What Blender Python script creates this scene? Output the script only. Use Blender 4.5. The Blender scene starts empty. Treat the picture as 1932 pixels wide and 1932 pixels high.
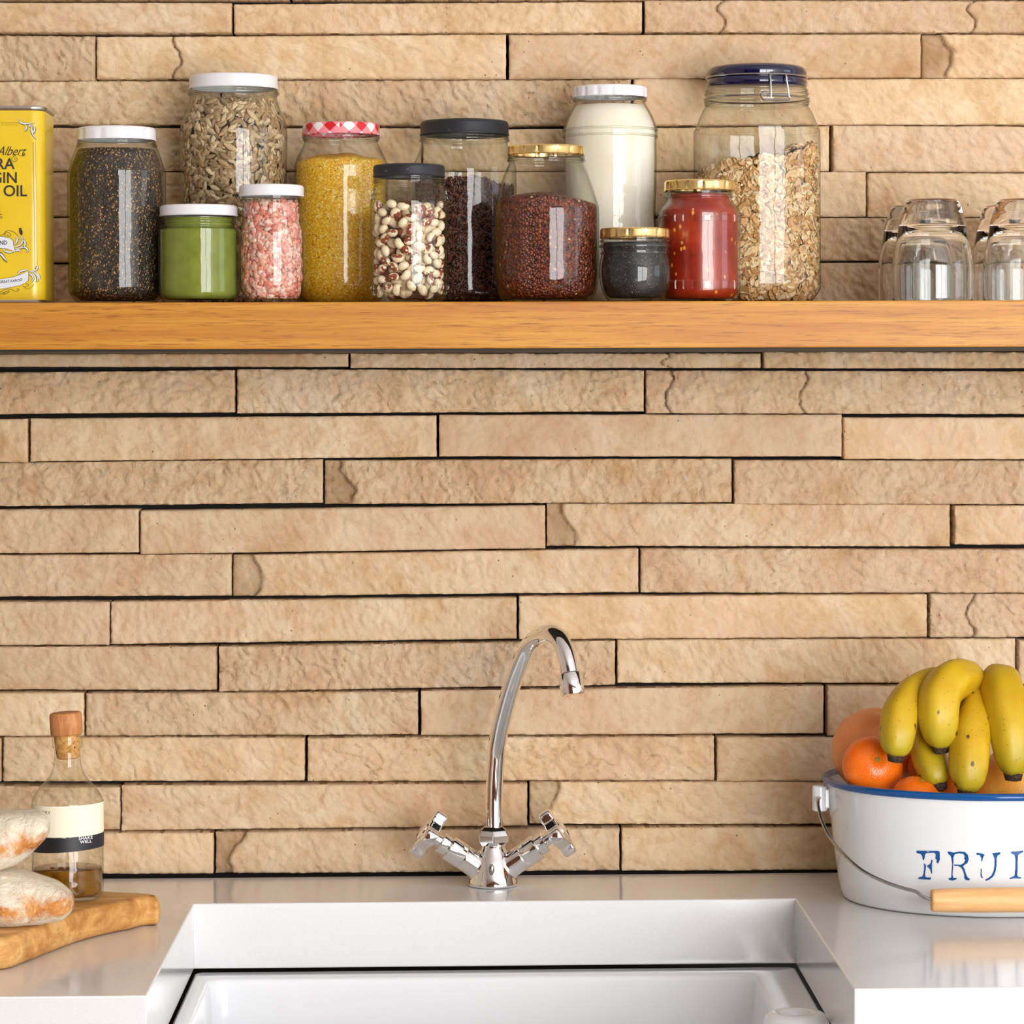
import bpy, bmesh, math, random
import numpy as np
from mathutils import Matrix, Vector
random.seed(7); RNG = np.random.default_rng(11)
SC = bpy.context.scene
COL = SC.collection

# ------------------------------------------------------------------ camera
F, YAW, ROLL, PX, PY = 6204.2, 0.0342, 0.0033, 1082.45, 722.35
CAM = np.array([0.0, -3.11, 1.3648])
_r = np.array([math.cos(YAW), -math.sin(YAW), 0]); _a = np.array([math.sin(YAW), math.cos(YAW), 0]); _z = np.array([0, 0, 1.0])
_R = math.cos(ROLL) * _r - math.sin(ROLL) * _z
_U = math.cos(ROLL) * _z + math.sin(ROLL) * _r
cd = bpy.data.cameras.new('camera'); cam = bpy.data.objects.new('camera', cd); COL.objects.link(cam)
cd.sensor_width = 36; cd.lens = F / 1932 * 36
cd.shift_x = -(PX - 966) / 1932; cd.shift_y = (PY - 966) / 1932
cd.clip_start = 0.05
cam.matrix_world = Matrix(((_R[0], _U[0], -_a[0], CAM[0]), (_R[1], _U[1], -_a[1], CAM[1]), (_R[2], _U[2], -_a[2], CAM[2]), (0, 0, 0, 1)))
SC.camera = cam

# ------------------------------------------------------------------ light and exposure
SC.view_settings.view_transform = 'Standard'; SC.view_settings.look = 'None'
SC.view_settings.gamma = 1; SC.view_settings.use_curve_mapping = False
SC.view_settings.exposure = -0.08
w = bpy.data.worlds.new('sky'); SC.world = w; w.use_nodes = True
w.node_tree.nodes['Background'].inputs[0].default_value = (0.75, 0.85, 1, 1)
w.node_tree.nodes['Background'].inputs[1].default_value = 1.5
SC.cycles.transparent_max_bounces = 16
SC.cycles.max_bounces = 10
SC.cycles.caustics_refractive = True
SC.cycles.sample_clamp_indirect = 6


def area(name, loc, target, sx, sy, power, col):
    l = bpy.data.lights.new(name, 'AREA'); l.shape = 'RECTANGLE'; l.size = sx; l.size_y = sy
    l.energy = power; l.color = col
    o = bpy.data.objects.new(name, l); COL.objects.link(o); o.location = loc
    o.rotation_euler = (Vector(target) - Vector(loc)).to_track_quat('-Z', 'Y').to_euler()
    return o


area('window_daylight', (1.0, -4.15, 1.25), (1.0, 0, 1.25), 1.1, 1.85, 80, (1.0, 0.99, 0.975))
area('window_daylight', (2.3, -4.15, 1.25), (2.3, 0, 1.25), 1.3, 1.85, 95, (1.0, 0.99, 0.975))
area('added_side_light', (2.95, -1.15, 1.6), (0, -1.15, 1.6), 1.0, 1.0, 6, (0.86, 0.93, 1.0))  # unseen side light, added to brighten the right of the wall


# ------------------------------------------------------------------ helpers
def ray(u, v):
    d = _a + ((u - PX) / F) * _R - ((v - PY) / F) * _U
    return d


def at(u, v, Y):            # the point of the photograph's ray at a given distance from the wall
    d = ray(u, v); t = (Y - CAM[1]) / d[1]
    return CAM + d * t


def atz(u, v, z):
    d = ray(u, v); t = (z - CAM[2]) / d[2]
    return CAM + d * t


def lin(*c):
    if len(c) == 1:
        h = c[0]; c = (int(h[0:2], 16), int(h[2:4], 16), int(h[4:6], 16))
    o = []
    for x in c:
        x = x / 255
        o.append(x / 12.92 if x <= .04045 else ((x + .055) / 1.055) ** 2.4)
    return (o[0], o[1], o[2], 1)


class NT:
    def __init__(s, name, rough=.5, metal=0, spec=.5, color=None):
        s.m = bpy.data.materials.new(name); s.m.use_nodes = True
        s.t = s.m.node_tree; s.b = s.t.nodes['Principled BSDF']; s.out = s.t.nodes['Material Output']
        s.b.inputs['Roughness'].default_value = rough; s.b.inputs['Metallic'].default_value = metal
        s.b.inputs['Specular IOR Level'].default_value = spec
        if color is not None: s.b.inputs['Base Color'].default_value = color

    def n(s, typ, ins=None, **kw):
        x = s.t.nodes.new(typ)
        for k, v in kw.items(): setattr(x, k, v)
        for k, v in (ins or {}).items():
            if isinstance(v, bpy.types.NodeSocket): s.t.links.new(v, x.inputs[k])
            else: x.inputs[k].default_value = v
        return x

    def l(s, a, b): s.t.links.new(a, b)

    def obj(s): return s.n('ShaderNodeTexCoord').outputs['Object']

    def mapv(s, vec, scale=(1, 1, 1), rot=(0, 0, 0), loc=(0, 0, 0)):
        return s.n('ShaderNodeMapping', {'Vector': vec, 'Scale': scale, 'Rotation': rot, 'Location': loc}).outputs[0]

    def noise(s, vec, scale, detail=4, rough=.55, dist=0, out=0, **kw):
        return s.n('ShaderNodeTexNoise', {'Vector': vec, 'Scale': scale, 'Detail': detail, 'Roughness': rough, 'Distortion': dist}, **kw).outputs[out]

    def vor(s, vec, scale, feature='F1', rnd=1.0):
        x = s.n('ShaderNodeTexVoronoi', {'Vector': vec, 'Scale': scale, 'Randomness': rnd}, feature=feature)
        return x

    def ramp(s, fac, stops, interp='LINEAR'):
        x = s.n('ShaderNodeValToRGB', {'Fac': fac}); cr = x.color_ramp; cr.interpolation = interp
        while len(cr.elements) < len(stops): cr.elements.new(.5)
        for e, (p, c) in zip(cr.elements, stops):
            e.position = p; e.color = c if not isinstance(c, (int, float)) else (c, c, c, 1)
        return x.outputs[0]

    def mix(s, fac, a, b, mode='MIX'):
        x = s.n('ShaderNodeMix', data_type='RGBA', blend_type=mode)
        for i, v in ((0, fac), (6, a), (7, b)):
            if isinstance(v, bpy.types.NodeSocket): s.t.links.new(v, x.inputs[i])
            else: x.inputs[i].default_value = v
        return x.outputs[2]

    def math(s, op, a, b=0.0):
        x = s.n('ShaderNodeMath', operation=op)
        for i, v in ((0, a), (1, b)):
            if isinstance(v, bpy.types.NodeSocket): s.t.links.new(v, x.inputs[i])
            else: x.inputs[i].default_value = v
        return x.outputs[0]

    def col(s, c): s.l(c, s.b.inputs['Base Color']); return s

    def bump(s, h, strength=.5, dist=.001, prev=None):
        x = s.n('ShaderNodeBump', {'Height': h, 'Strength': strength, 'Distance': dist})
        if prev is not None: s.l(prev, x.inputs['Normal'])
        s.l(x.outputs[0], s.b.inputs['Normal']); return x.outputs[0]

    def attr(s, name): return s.n('ShaderNodeAttribute', attribute_name=name)


def plain(name, color, rough=.5, metal=0, spec=.5, coat=0):
    x = NT(name, rough, metal, spec, color)
    if coat: x.b.inputs['Coat Weight'].default_value = coat; x.b.inputs['Coat Roughness'].default_value = .05
    return x.m


class MB:
    """collects shapes into one mesh"""
    def __init__(s): s.v = []; s.f = []; s.mi = []; s.c = []

    def add(s, vs, fs, mi=0, col=None):
        o = len(s.v); s.v.extend([tuple(map(float, p)) for p in vs]); s.f.extend([tuple(i + o for i in f) for f in fs]); s.mi.extend([mi] * len(fs))
        s.c.extend([col or (1, 1, 1, 1)] * len(vs) if not isinstance(col, list) else col)
        return s

    def rings(s, rings, cap0=True, cap1=True, mi=0, closed=True, col=None):
        n = len(rings[0]); vs = [p for r in rings for p in r]; fs = []
        for i in range(len(rings) - 1):
            for j in range(n if closed else n - 1):
                a, b = i * n + j, i * n + (j + 1) % n
                fs.append((a, b, b + n, a + n))
        if cap0: fs.append(tuple(reversed(range(n))))
        if cap1: fs.append(tuple(range((len(rings) - 1) * n, len(rings) * n)))
        return s.add(vs, fs, mi, col)

    def lathe(s, prof, c=(0, 0, 0), n=64, cap0=True, cap1=True, flute=None, ax=1, ay=1, mi=0):
        """prof rows (r, z) or (r, z, p): p is the exponent of a rounded square"""
        R = []
        for row in prof:
            r, z = row[0], row[1]; p = row[2] if len(row) > 2 else 2
            ring = []
            for j in range(n):
                t = 2 * math.pi * j / n; ct, st = math.cos(t), math.sin(t)
                k = 1 if p == 2 else (abs(ct) ** p + abs(st) ** p) ** (-1 / p)
                rr = r * k
                if flute: rr *= flute(t, z)
                ring.append((c[0] + rr * ct * ax, c[1] + rr * st * ay, c[2] + z))
            R.append(ring)
        return s.rings(R, cap0, cap1, mi)

    def tube(s, pts, rad, n=12, cap=True, mi=0, flat=None, col=None):
        pts = [np.array(p, float) for p in pts]; k = len(pts)
        if not hasattr(rad, '__len__'): rad = [rad] * k
        T = []
        for i in range(k):
            d = pts[min(i + 1, k - 1)] - pts[max(i - 1, 0)]; T.append(d / (np.linalg.norm(d) + 1e-12))
        ref = np.array([0, 0, 1.0]) if abs(T[0][2]) < .9 else np.array([0, 1.0, 0])
        nrm = np.cross(T[0], ref); nrm /= np.linalg.norm(nrm)
        R = []
        for i in range(k):
            nrm = nrm - T[i] * (nrm @ T[i]); nrm /= np.linalg.norm(nrm); bn = np.cross(T[i], nrm)
            ring = []
            for j in range(n):
                t = 2 * math.pi * j / n
                kk = flat(t) if flat else 1
                ring.append(pts[i] + rad[i] * kk * (math.cos(t) * nrm + math.sin(t) * bn))
            R.append(ring)
        c = None
        if col is not None: c = [col[i] for i in range(k) for _ in range(n)]
        return s.rings(R, cap, cap, mi, True, c)

    def box(s, a, b, mi=0):
        x0, y0, z0 = a; x1, y1, z1 = b
        vs = [(x0, y0, z0), (x1, y0, z0), (x1, y1, z0), (x0, y1, z0), (x0, y0, z1), (x1, y0, z1), (x1, y1, z1), (x0, y1, z1)]
        return s.add(vs, [(0, 3, 2, 1), (4, 5, 6, 7), (0, 1, 5, 4), (1, 2, 6, 5), (2, 3, 7, 6), (3, 0, 4, 7)], mi)

    def build(s, name, mats, parent=None, origin=None, smooth=True, bevel=0, angle=40, colname=None):
        me = bpy.data.meshes.new(name)
        if origin is None: origin = ROOT[parent] if parent is not None else (0, 0, 0)
        me.from_pydata([(p[0] - origin[0], p[1] - origin[1], p[2] - origin[2]) for p in s.v], [], s.f)
        mats = mats if isinstance(mats, (list, tuple)) else [mats]
        for m in mats: me.materials.append(m)
        if len(mats) > 1: me.polygons.foreach_set('material_index', s.mi)
        if colname:
            ca = me.color_attributes.new(colname, 'FLOAT_COLOR', 'POINT')
            ca.data.foreach_set('color', [x for c in s.c for x in c])
        o = bpy.data.objects.new(name, me); COL.objects.link(o)
        if smooth:
            me.polygons.foreach_set('use_smooth', [True] * len(me.polygons))
            if angle and angle < 180: me.set_sharp_from_angle(angle=math.radians(angle))
        if parent is not None:
            o.parent = parent; ROOT[o] = ROOT[parent]
        else:
            o.location = origin; ROOT[o] = origin
        if bevel:
            b = o.modifiers.new('bevel', 'BEVEL'); b.width = bevel; b.segments = 3; b.limit_method = 'ANGLE'; b.angle_limit = math.radians(50)
        me.update()
        return o


ROOT = {}


def tag(o, label=None, cat=None, group=None, kind=None):
    if label: o['label'] = label
    if cat: o['category'] = cat
    if group: o['group'] = group
    if kind: o['kind'] = kind
    return o


def thing(name, loc, label, cat, group=None):
    o = bpy.data.objects.new(name, None); COL.objects.link(o); o.location = tuple(loc); o.empty_display_size = .02
    ROOT[o] = tuple(loc)
    return tag(o, label, cat, group)


def catmull(P, k=6):
    P = [np.array(p, float) for p in P]; out = []
    for i in range(len(P) - 1):
        p0, p1, p2, p3 = P[max(i - 1, 0)], P[i], P[i + 1], P[min(i + 2, len(P) - 1)]
        for j in range(k):
            t = j / k
            out.append(.5 * ((2 * p1) + (-p0 + p2) * t + (2 * p0 - 5 * p1 + 4 * p2 - p3) * t * t + (-p0 + 3 * p1 - 3 * p2 + p3) * t ** 3))
    out.append(P[-1]); return out


def _h(ix, iy, s):
    n = (ix.astype(np.int64) * 374761393 + iy.astype(np.int64) * 668265263 + int(s) * 1442695041) & 0xffffffff
    n = ((n ^ (n >> 13)) * 1274126177) & 0xffffffff
    return ((n ^ (n >> 16)) & 0xffff) / 65535.0


def vnoise(x, y, s=0):
    x0, y0 = np.floor(x), np.floor(y); fx, fy = x - x0, y - y0
    fx = fx * fx * (3 - 2 * fx); fy = fy * fy * (3 - 2 * fy)
    x0 = x0.astype(np.int64); y0 = y0.astype(np.int64)
    a, b, c, d = _h(x0, y0, s), _h(x0 + 1, y0, s), _h(x0, y0 + 1, s), _h(x0 + 1, y0 + 1, s)
    return (a * (1 - fx) + b * fx) * (1 - fy) + (c * (1 - fx) + d * fx) * fy


def fbm(x, y, s=0, o=4):
    r = 0; a = .5
    for i in range(o):
        r = r + a * vnoise(x, y, s + i * 17); x = x * 2.03; y = y * 2.03; a *= .5
    return r / (1 - .5 ** o)


def text_mesh(body, size, shear=0, spacing=1.0, align='LEFT', bold=0):
    """flat outline of words: (verts, faces) in their own plane"""
    cu = bpy.data.curves.new('words', 'FONT'); cu.body = body; cu.size = size; cu.shear = shear
    cu.space_character = spacing; cu.align_x = align; cu.offset = bold; cu.resolution_u = 4
    o = bpy.data.objects.new('words', cu); COL.objects.link(o)
    dg = bpy.context.evaluated_depsgraph_get(); me = o.evaluated_get(dg).to_mesh()
    vs = [tuple(v.co) for v in me.vertices]; fs = [tuple(p.vertices) for p in me.polygons]
    o.evaluated_get(dg).to_mesh_clear()
    bpy.data.objects.remove(o); bpy.data.curves.remove(cu)
    return vs, fs


def fill_poly(pts):
    """triangles of one outline (list of 2D points)"""
    from mathutils.geometry import tessellate_polygon
    t = tessellate_polygon([[Vector((p[0], p[1], 0)) for p in pts]])
    return [tuple(x) for x in t]


# ------------------------------------------------------------------ materials
def brick_mat():
    x = NT('sandstone', .85, 0, .25)
    a = x.attr('brick'); sep = x.n('ShaderNodeSeparateColor', {'Color': a.outputs['Color']})
    seed, rgh, tone = sep.outputs[0], sep.outputs[1], sep.outputs[2]
    off = x.n('ShaderNodeCombineXYZ', {'X': x.math('MULTIPLY', seed, 31.7), 'Y': x.math('MULTIPLY', seed, 7.3), 'Z': x.math('MULTIPLY', seed, 17.9)}).outputs[0]
    v = x.n('ShaderNodeVectorMath', {0: x.obj(), 1: off}, operation='ADD').outputs[0]
    rot = x.n('ShaderNodeVectorRotate', {'Vector': v, 'Angle': x.math('MULTIPLY', x.math('SUBTRACT', seed, .35), 2.2)}, rotation_type='Y_AXIS').outputs[0]
    n1 = x.noise(v, 13, 7, .62, .6)
    c = x.ramp(n1, [(.28, lin(194, 156, 116)), (.45, lin(214, 186, 149)), (.62, lin(222, 200, 168)), (.8, lin(214, 194, 168))])
    n2 = x.noise(x.mapv(rot, (1, 1, .7)), 55, 7, .7, .8)
    c = x.mix(x.ramp(n2, [(.44, 0), (.68, .55)]), c, lin(188, 142, 88))
    pk = x.noise(v, 5, 3); c = x.mix(x.ramp(pk, [(.4, 0), (.75, .35)]), c, lin(214, 180, 156))
    spots = x.vor(v, 95).outputs['Distance']
    dots = x.ramp(spots, [(.03, 1), (.085, 0)])
    gate = x.ramp(x.noise(v, 22, 2), [(.52, 0), (.6, .9)])
    dots = x.math('MULTIPLY', dots, gate)
    c = x.mix(dots, c, lin(62, 44, 32))
    c = x.mix(1.0, c, x.ramp(tone, [(0, (.86, .83, .82, 1)), (.5, (.96, .96, .96, 1)), (1, (1.04, 1.04, 1.0, 1))]), 'MULTIPLY')
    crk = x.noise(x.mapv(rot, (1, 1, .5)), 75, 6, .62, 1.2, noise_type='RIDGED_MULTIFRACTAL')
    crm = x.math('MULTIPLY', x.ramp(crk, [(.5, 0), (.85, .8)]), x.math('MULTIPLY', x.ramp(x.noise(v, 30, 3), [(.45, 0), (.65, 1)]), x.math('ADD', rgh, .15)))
    c = x.mix(crm, c, lin(128, 88, 54))  # occlusion shade of the cracks, painted into the stone colour
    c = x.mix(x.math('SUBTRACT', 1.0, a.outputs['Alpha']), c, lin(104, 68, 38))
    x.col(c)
    strm = x.mapv(rot, (1.0, 1, .55))
    h1 = x.noise(strm, 110, 8, .68, .8)
    h2 = x.noise(strm, 42, 5, .6, 1.6, noise_type='RIDGED_MULTIFRACTAL')
    h3 = x.noise(v, 420, 3, .6)
    h = x.math('ADD', x.math('MULTIPLY', h1, 1.0), x.math('MULTIPLY', h2, -.16))
    h = x.math('ADD', h, x.math('MULTIPLY', h3, .22))
    h = x.math('MULTIPLY', h, x.math('ADD', x.math('MULTIPLY', rgh, .9), .3))
    h = x.math('SUBTRACT', h, x.math('MULTIPLY', dots, .35))
    h = x.math('SUBTRACT', h, x.math('MULTIPLY', crm, .22))
    x.bump(h, .9, .0024)
    return x.m


def wood_shelf():
    x = NT('oiled_oak', .42, 0, .4)
    v = x.obj()
    n1 = x.math('ADD', x.math('MULTIPLY', x.noise(x.mapv(v, (1.4, 34, 34)), 1.6, 6, .62, .9), .55), x.math('MULTIPLY', x.noise(x.mapv(v, (6, 260, 260)), 1.0, 5, .65, .5), .45))
    c = x.ramp(n1, [(.3, lin(164, 98, 22)), (.5, lin(190, 128, 36)), (.7, lin(208, 156, 56))])
    p = x.noise(x.mapv(v, (36, 900, 900)), 1.0, 3, .6, .4)
    pores = x.ramp(p, [(.54, 0), (.70, .85)])
    c = x.mix(pores, c, lin(130, 70, 26))
    b = x.noise(x.mapv(v, (3, 10, 60)), 1.0, 3); c = x.mix(x.ramp(b, [(.45, 0), (.75, .5)]), c, lin(172, 102, 42))
    x.col(c); x.bump(p, .25, .0004); return x.m


def board_mat():
    x = NT('olive_wood', .55, 0, .35)
    v = x.mapv(x.obj(), (2.2, 9, 14), (0, 0, .35))
    n1 = x.noise(v, 2.2, 7, .65, 1.6)
    c = x.ramp(n1, [(.25, lin(140, 88, 40)), (.42, lin(196, 138, 72)), (.58, lin(222, 172, 104)), (.75, lin(232, 192, 130))])
    n2 = x.noise(x.obj(), 26, 5, .6, .5); c = x.mix(x.ramp(n2, [(.5, 0), (.72, .6)]), c, lin(150, 92, 38))
    n3 = x.noise(x.mapv(x.obj(), (2, 20, 40)), 6, 4, .6, .6); c = x.mix(x.ramp(n3, [(.55, 0), (.75, .5)]), c, lin(172, 112, 50))
    x.col(c); x.bump(n1, .2, .001); return x.m


def thin_glass(name='jar_glass', tint=(.965, .975, .955, 1), edge=(.22, .25, .19, 1)):
    x = NT(name); t = x.t
    lw = x.n('ShaderNodeLayerWeight', {'Blend': .5}).outputs['Facing']
    e = x.math('POWER', lw, 4.0)
    fac = x.math('ADD', x.math('MULTIPLY', e, .5), .032)
    tc = x.mix(x.math('POWER', lw, 4.2), tint, edge)
    tr = x.n('ShaderNodeBsdfTransparent', {'Color': tc})
    gl = x.n('ShaderNodeBsdfGlossy', {'Color': (1, 1, 1, 1), 'Roughness': .025})
    wav = x.noise(x.obj(), 38, 2, .5)
    bp = x.n('ShaderNodeBump', {'Height': wav, 'Strength': .12, 'Distance': .004}); x.l(bp.outputs[0], gl.inputs['Normal'])
    mx = x.n('ShaderNodeMixShader', {0: fac, 1: tr.outputs[0], 2: gl.outputs[0]})
    x.l(mx.outputs[0], x.out.inputs['Surface']); return x.m


def real_glass():
    x = NT('tumbler_glass', 0.0, 0, .5, (.985, .995, .985, 1))
    x.b.inputs['Transmission Weight'].default_value = 1; x.b.inputs['IOR'].default_value = 1.5
    return x.m


M = {}
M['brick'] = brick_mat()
M['gap'] = plain('dark_backing', lin(30, 30, 28), .9)
M['oak'] = wood_shelf()
M['board'] = board_mat()
M['glass'] = thin_glass()
M['tumbler'] = real_glass()
M['chrome'] = plain('chrome', (.86, .86, .87, 1), .035, 1)
M['steel'] = plain('steel_wire', (.42, .42, .42, 1), .25, 1)
M['white_lid'] = plain('white_enamel_lid', lin(228, 228, 232), .3)
M['black_lid'] = None
M['gold'] = plain('brass_lid', lin(236, 208, 142), .26, 1)
M['white_wall'] = plain('white_plaster', (.80, .79, .77, 1), .9)
M['timber'] = plain('timber_panelling', lin(124, 80, 50), .5)
M['grey_ceiling'] = plain('grey_ceiling', lin(222, 221, 220), .9)
M['tan_wall'] = plain('tan_plaster', lin(196, 184, 170), .9)
M['floor'] = plain('brown_floor', lin(120, 72, 44), .45)
M['quartz'] = None
x = NT('black_painted_lid', .42, 0, .4); n = x.noise(x.obj(), 110, 5, .7, .6)
x.col(x.mix(x.ramp(n, [(.66, 0), (.7, .6)]), lin(36, 38, 42), lin(150, 150, 152))); x.bump(x.noise(x.obj(), 200, 3), .3, .0005); M['black_lid'] = x.m
x = NT('white_quartz', .12, 0, .5, lin(238, 236, 232)); n = x.noise(x.obj(), 600, 2)
x.b.inputs['Specular IOR Level'].default_value = .8; x.col(x.ramp(n, [(.3, lin(224, 225, 226)), (.7, lin(230, 231, 231))])); M['quartz'] = x.m
M['ceramic'] = plain('white_fireclay', lin(238, 241, 244), .1, 0, .5)

# ------------------------------------------------------------------ room
room = [('floor', (-2.4, -4.3, -.02), (3.0, .05, 0), M['floor']),
        ('ceiling', (-2.4, -4.3, 2.6), (3.0, .05, 2.64), M['grey_ceiling']),
        ('wall_left', (-2.44, -4.3, 0), (-2.4, .05, 2.6), M['tan_wall'])]
for nm, a, b, m in room:
    tag(MB().box(a, b).build(nm, m, smooth=False), kind='structure')
m = MB()      # wall behind the camera with its window opening
X0, X1, Z0, Z1 = .4, 3.0, .25, 2.25
m.box((-2.4, -4.3, 0), (X0, -4.2, 2.6)); m.box((X1, -4.3, 0), (3.0, -4.2, 2.6)); m.box((X0, -4.3, 0), (X1, -4.2, Z0)); m.box((X0, -4.3, Z1), (X1, -4.2, 2.6))
tag(m.build('wall_front', M['timber'], smooth=False), kind='structure')
m = MB()      # right wall with an opening made for the added side light
ya, yb, za, zb = -1.7, -.6, 1.05, 2.15
m.box((3.0, -4.3, 0), (3.04, ya, 2.6)); m.box((3.0, yb, 0), (3.04, .05, 2.6)); m.box((3.0, ya, 0), (3.04, yb, za)); m.box((3.0, ya, zb), (3.04, yb, 2.6))
tag(m.build('wall_right', M['white_wall'], smooth=False), kind='structure')
m = MB()
for xx in (X0, 1.575, X1 - .05): m.box((xx, -4.27, Z0), (xx + .05, -4.21, Z1))
for zz in (Z0, Z1 - .05): m.box((X0, -4.27, zz), (X1, -4.21, zz + .05))
tag(m.build('window_1', M['white_wall'], smooth=False), kind='structure')
m = MB()  # frame of the unseen side window, added along with its light
for yy in (ya, yb - .05): m.box((3.005, yy, za), (3.035, yy + .05, zb))
for zz in (za, zb - .05): m.box((3.005, ya, zz), (3.035, yb, zz + .05))
tag(m.build('added_side_window', M['white_wall'], smooth=False), kind='structure')

# ------------------------------------------------------------------ stone wall
# each course: list of bricks (x0, x1, top-left, bottom-left, top-right, bottom-right, roughness, chipped end)
P = 775
W = [
 [(-350, 437, 4, 60.2, 6, 61.5, .35, 0), (441, 1212, 8, 62, 3, 60, .5, 0), (1217, 1990, 1, 60, 2, 61, .5, 0)],
 [(-595, 179, 62, 150, 68, 151.5, 1., 0), (182, 955, 70, 148, 66, 149, .35, 0), (960, 1738, 67, 149, 64.5, 145.5, .2, 0), (1742, 2510, 65, 146, 65, 146, .5, 1)],
 [(-358, 415, 154, 233.5, 153, 235, .9, 0), (419, 1191, 152.5, 236, 150.5, 236, 1., 0), (1196, 1968, 148.5, 235, 149, 234, .3, 0)],
 [(-757, 15, 242, 322, 241, 322, .6, 0), (20, 795, 241.5, 322, 242, 322, .6, 0), (798, 1565, 246, 322, 238, 322, .5, 0), (1572, 2345, 237, 323.5, 241, 324, .5, 0)],
 [(-692, 81, 326, 407, 325, 407, .6, 0), (86, 858, 325, 408, 325, 407, .5, 0), (862, 1634, 325, 408, 325, 408, .3, 0), (1638, 2410, 326.5, 408.6, 327, 409, .4, 0)],
 [(-320, 455, 412, 494, 412, 495, .6, 0), (459, 1230, 412, 495, 412, 493, .6, 0), (1234, 2008, 412, 491, 411.5, 492, .8, 0)],
 [(-520, 250, 499, 580, 499, 580, .6, 0), (254, 1025, 499, 580, 498, 580, .6, 0), (1029, 1800, 497, 579, 495, 579, .5, 0), (1804, 2576, 495, 579, 495, 579, .5, 0)],
 [(-620, 150, 585, 664, 585, 664, .5, 0), (154, 925, 585, 664, 585, 664, .5, 0), (929, 1700, 584, 662, 584, 662, .5, 0), (1704, 2476, 584, 660, 584, 660, .5, 0)],
 [(-115, 657, 669, 691.8, 667.5, 692, .3, 0), (661, 1436, 667.5, 694, 667, 694, .5, 0), (1441, 2213, 664.5, 694.5, 664.5, 695, .7, 0)],
 [(-328, 443, 706, 784, 698.5, 777.5, .8, 0), (447, 1215, 697, 779.5, 699, 776, .9, 0), (1219, 1990, 699, 780, 701, 781, .8, 0)],
 [(-720, 52, 792, 873, 791, 872, .4, 0), (57, 824, 790, 870.5, 784, 861.5, .4, 0), (828, 1588, 783, 861, 782, 861, .2, 0), (1592, 2365, 788, 866, 788, 867, .15, 0)],
 [(-163, 609, 875, 957, 867, 948.5, .9, 0), (612, 1381, 869, 951, 866, 947.5, .9, 1), (1385, 2158, 868, 951, 870, 951, .7, 0)],
 [(-511, 262, 965, 1046, 960.5, 1042, .5, 0), (265, 1029, 964, 1045, 954, 1034, .25, 0), (1032, 1793, 950.5, 1030, 952, 1031, .5, 1), (1801, 2574, 954, 1027, 954, 1029, .5, 0)],
 [(-337, 436, 1050, 1127, 1046, 1123.5, .5, 0), (438.5, 1205, 1048, 1125, 1036, 1117, .4, 1), (1209, 1980, 1036, 1117.5, 1037, 1119, .7, 0)],
 [(-565, 206, 1137, 1217.5, 1136, 1216, .4, 0), (209, 975, 1136, 1215.5, 1128, 1205, .4, 0), (979, 1750, 1126, 1206, 1122, 1202, .25, 0), (1755, 2526, 1121, 1202, 1120, 1202, .8, 0)],
 [(-362, 409, 1222, 1299.5, 1221, 1302, .4, 0), (413, 1161, 1220.5, 1304, 1209.5, 1292, 1., 0), (1165, 1917, 1208, 1288.5, 1206, 1288.5, .5, 0), (1922, 2690, 1209, 1290, 1209, 1290, .4, 0)],
 [(-614, 158, 1307, 1389, 1307.5, 1388.5, .3, 0), (162, 789, 1308.5, 1388, 1306, 1386, .8, 0), (794, 1555, 1304.5, 1387, 1295, 1384, .25, 0), (1562, 2334, 1295, 1388, 1297, 1388, .2, 0)],
 [(-770, 2, 1394, 1474, 1394, 1474, .4, 0), (6, 575, 1392, 1473.5, 1392, 1472.5, .6, 0), (580, 1348, 1393, 1474, 1390, 1471, .9, 0), (1353, 2125, 1392, 1474, 1392, 1474, .5, 0)],
 [(-546, 226, 1478, 1564, 1486, 1565, .8, 0), (229, 995, 1483, 1567, 1479, 1557.5, .5, 0), (999, 1770, 1476, 1555, 1476, 1555, .7, 1), (1774, 2546, 1476, 1555, 1476, 1555, .6, 0)],
 [(-369, 402, 1573, 1649, 1572, 1648.5, .4, 0), (406, 1169, 1571.5, 1648.5, 1563, 1642, .5, 1), (1173, 1945, 1562.5, 1642.5, 1561, 1640.5, .4, 0)],
]
# rows further up, past the edge of the picture
for k in range(6):
    W.insert(0, [(x0 + s, x0 + s + 770, -83 - 86 * k, -2 - 86 * k, -83 - 86 * k, -2 - 86 * k, .5, 0) for x0 in (-1000, -225, 550, 1325, 2100) for s in (180 * k % 500,)])
# every course goes on by one brick on either side
for row in W:
    a, b = row[0], row[-1]
    row.insert(0, (a[0] - P, a[0] - 4, a[2], a[3], a[2], a[3], .6, 0))
    row.append((b[1] + 4, b[1] + P, b[4], b[5], b[4], b[5], .6, 0))

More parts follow.
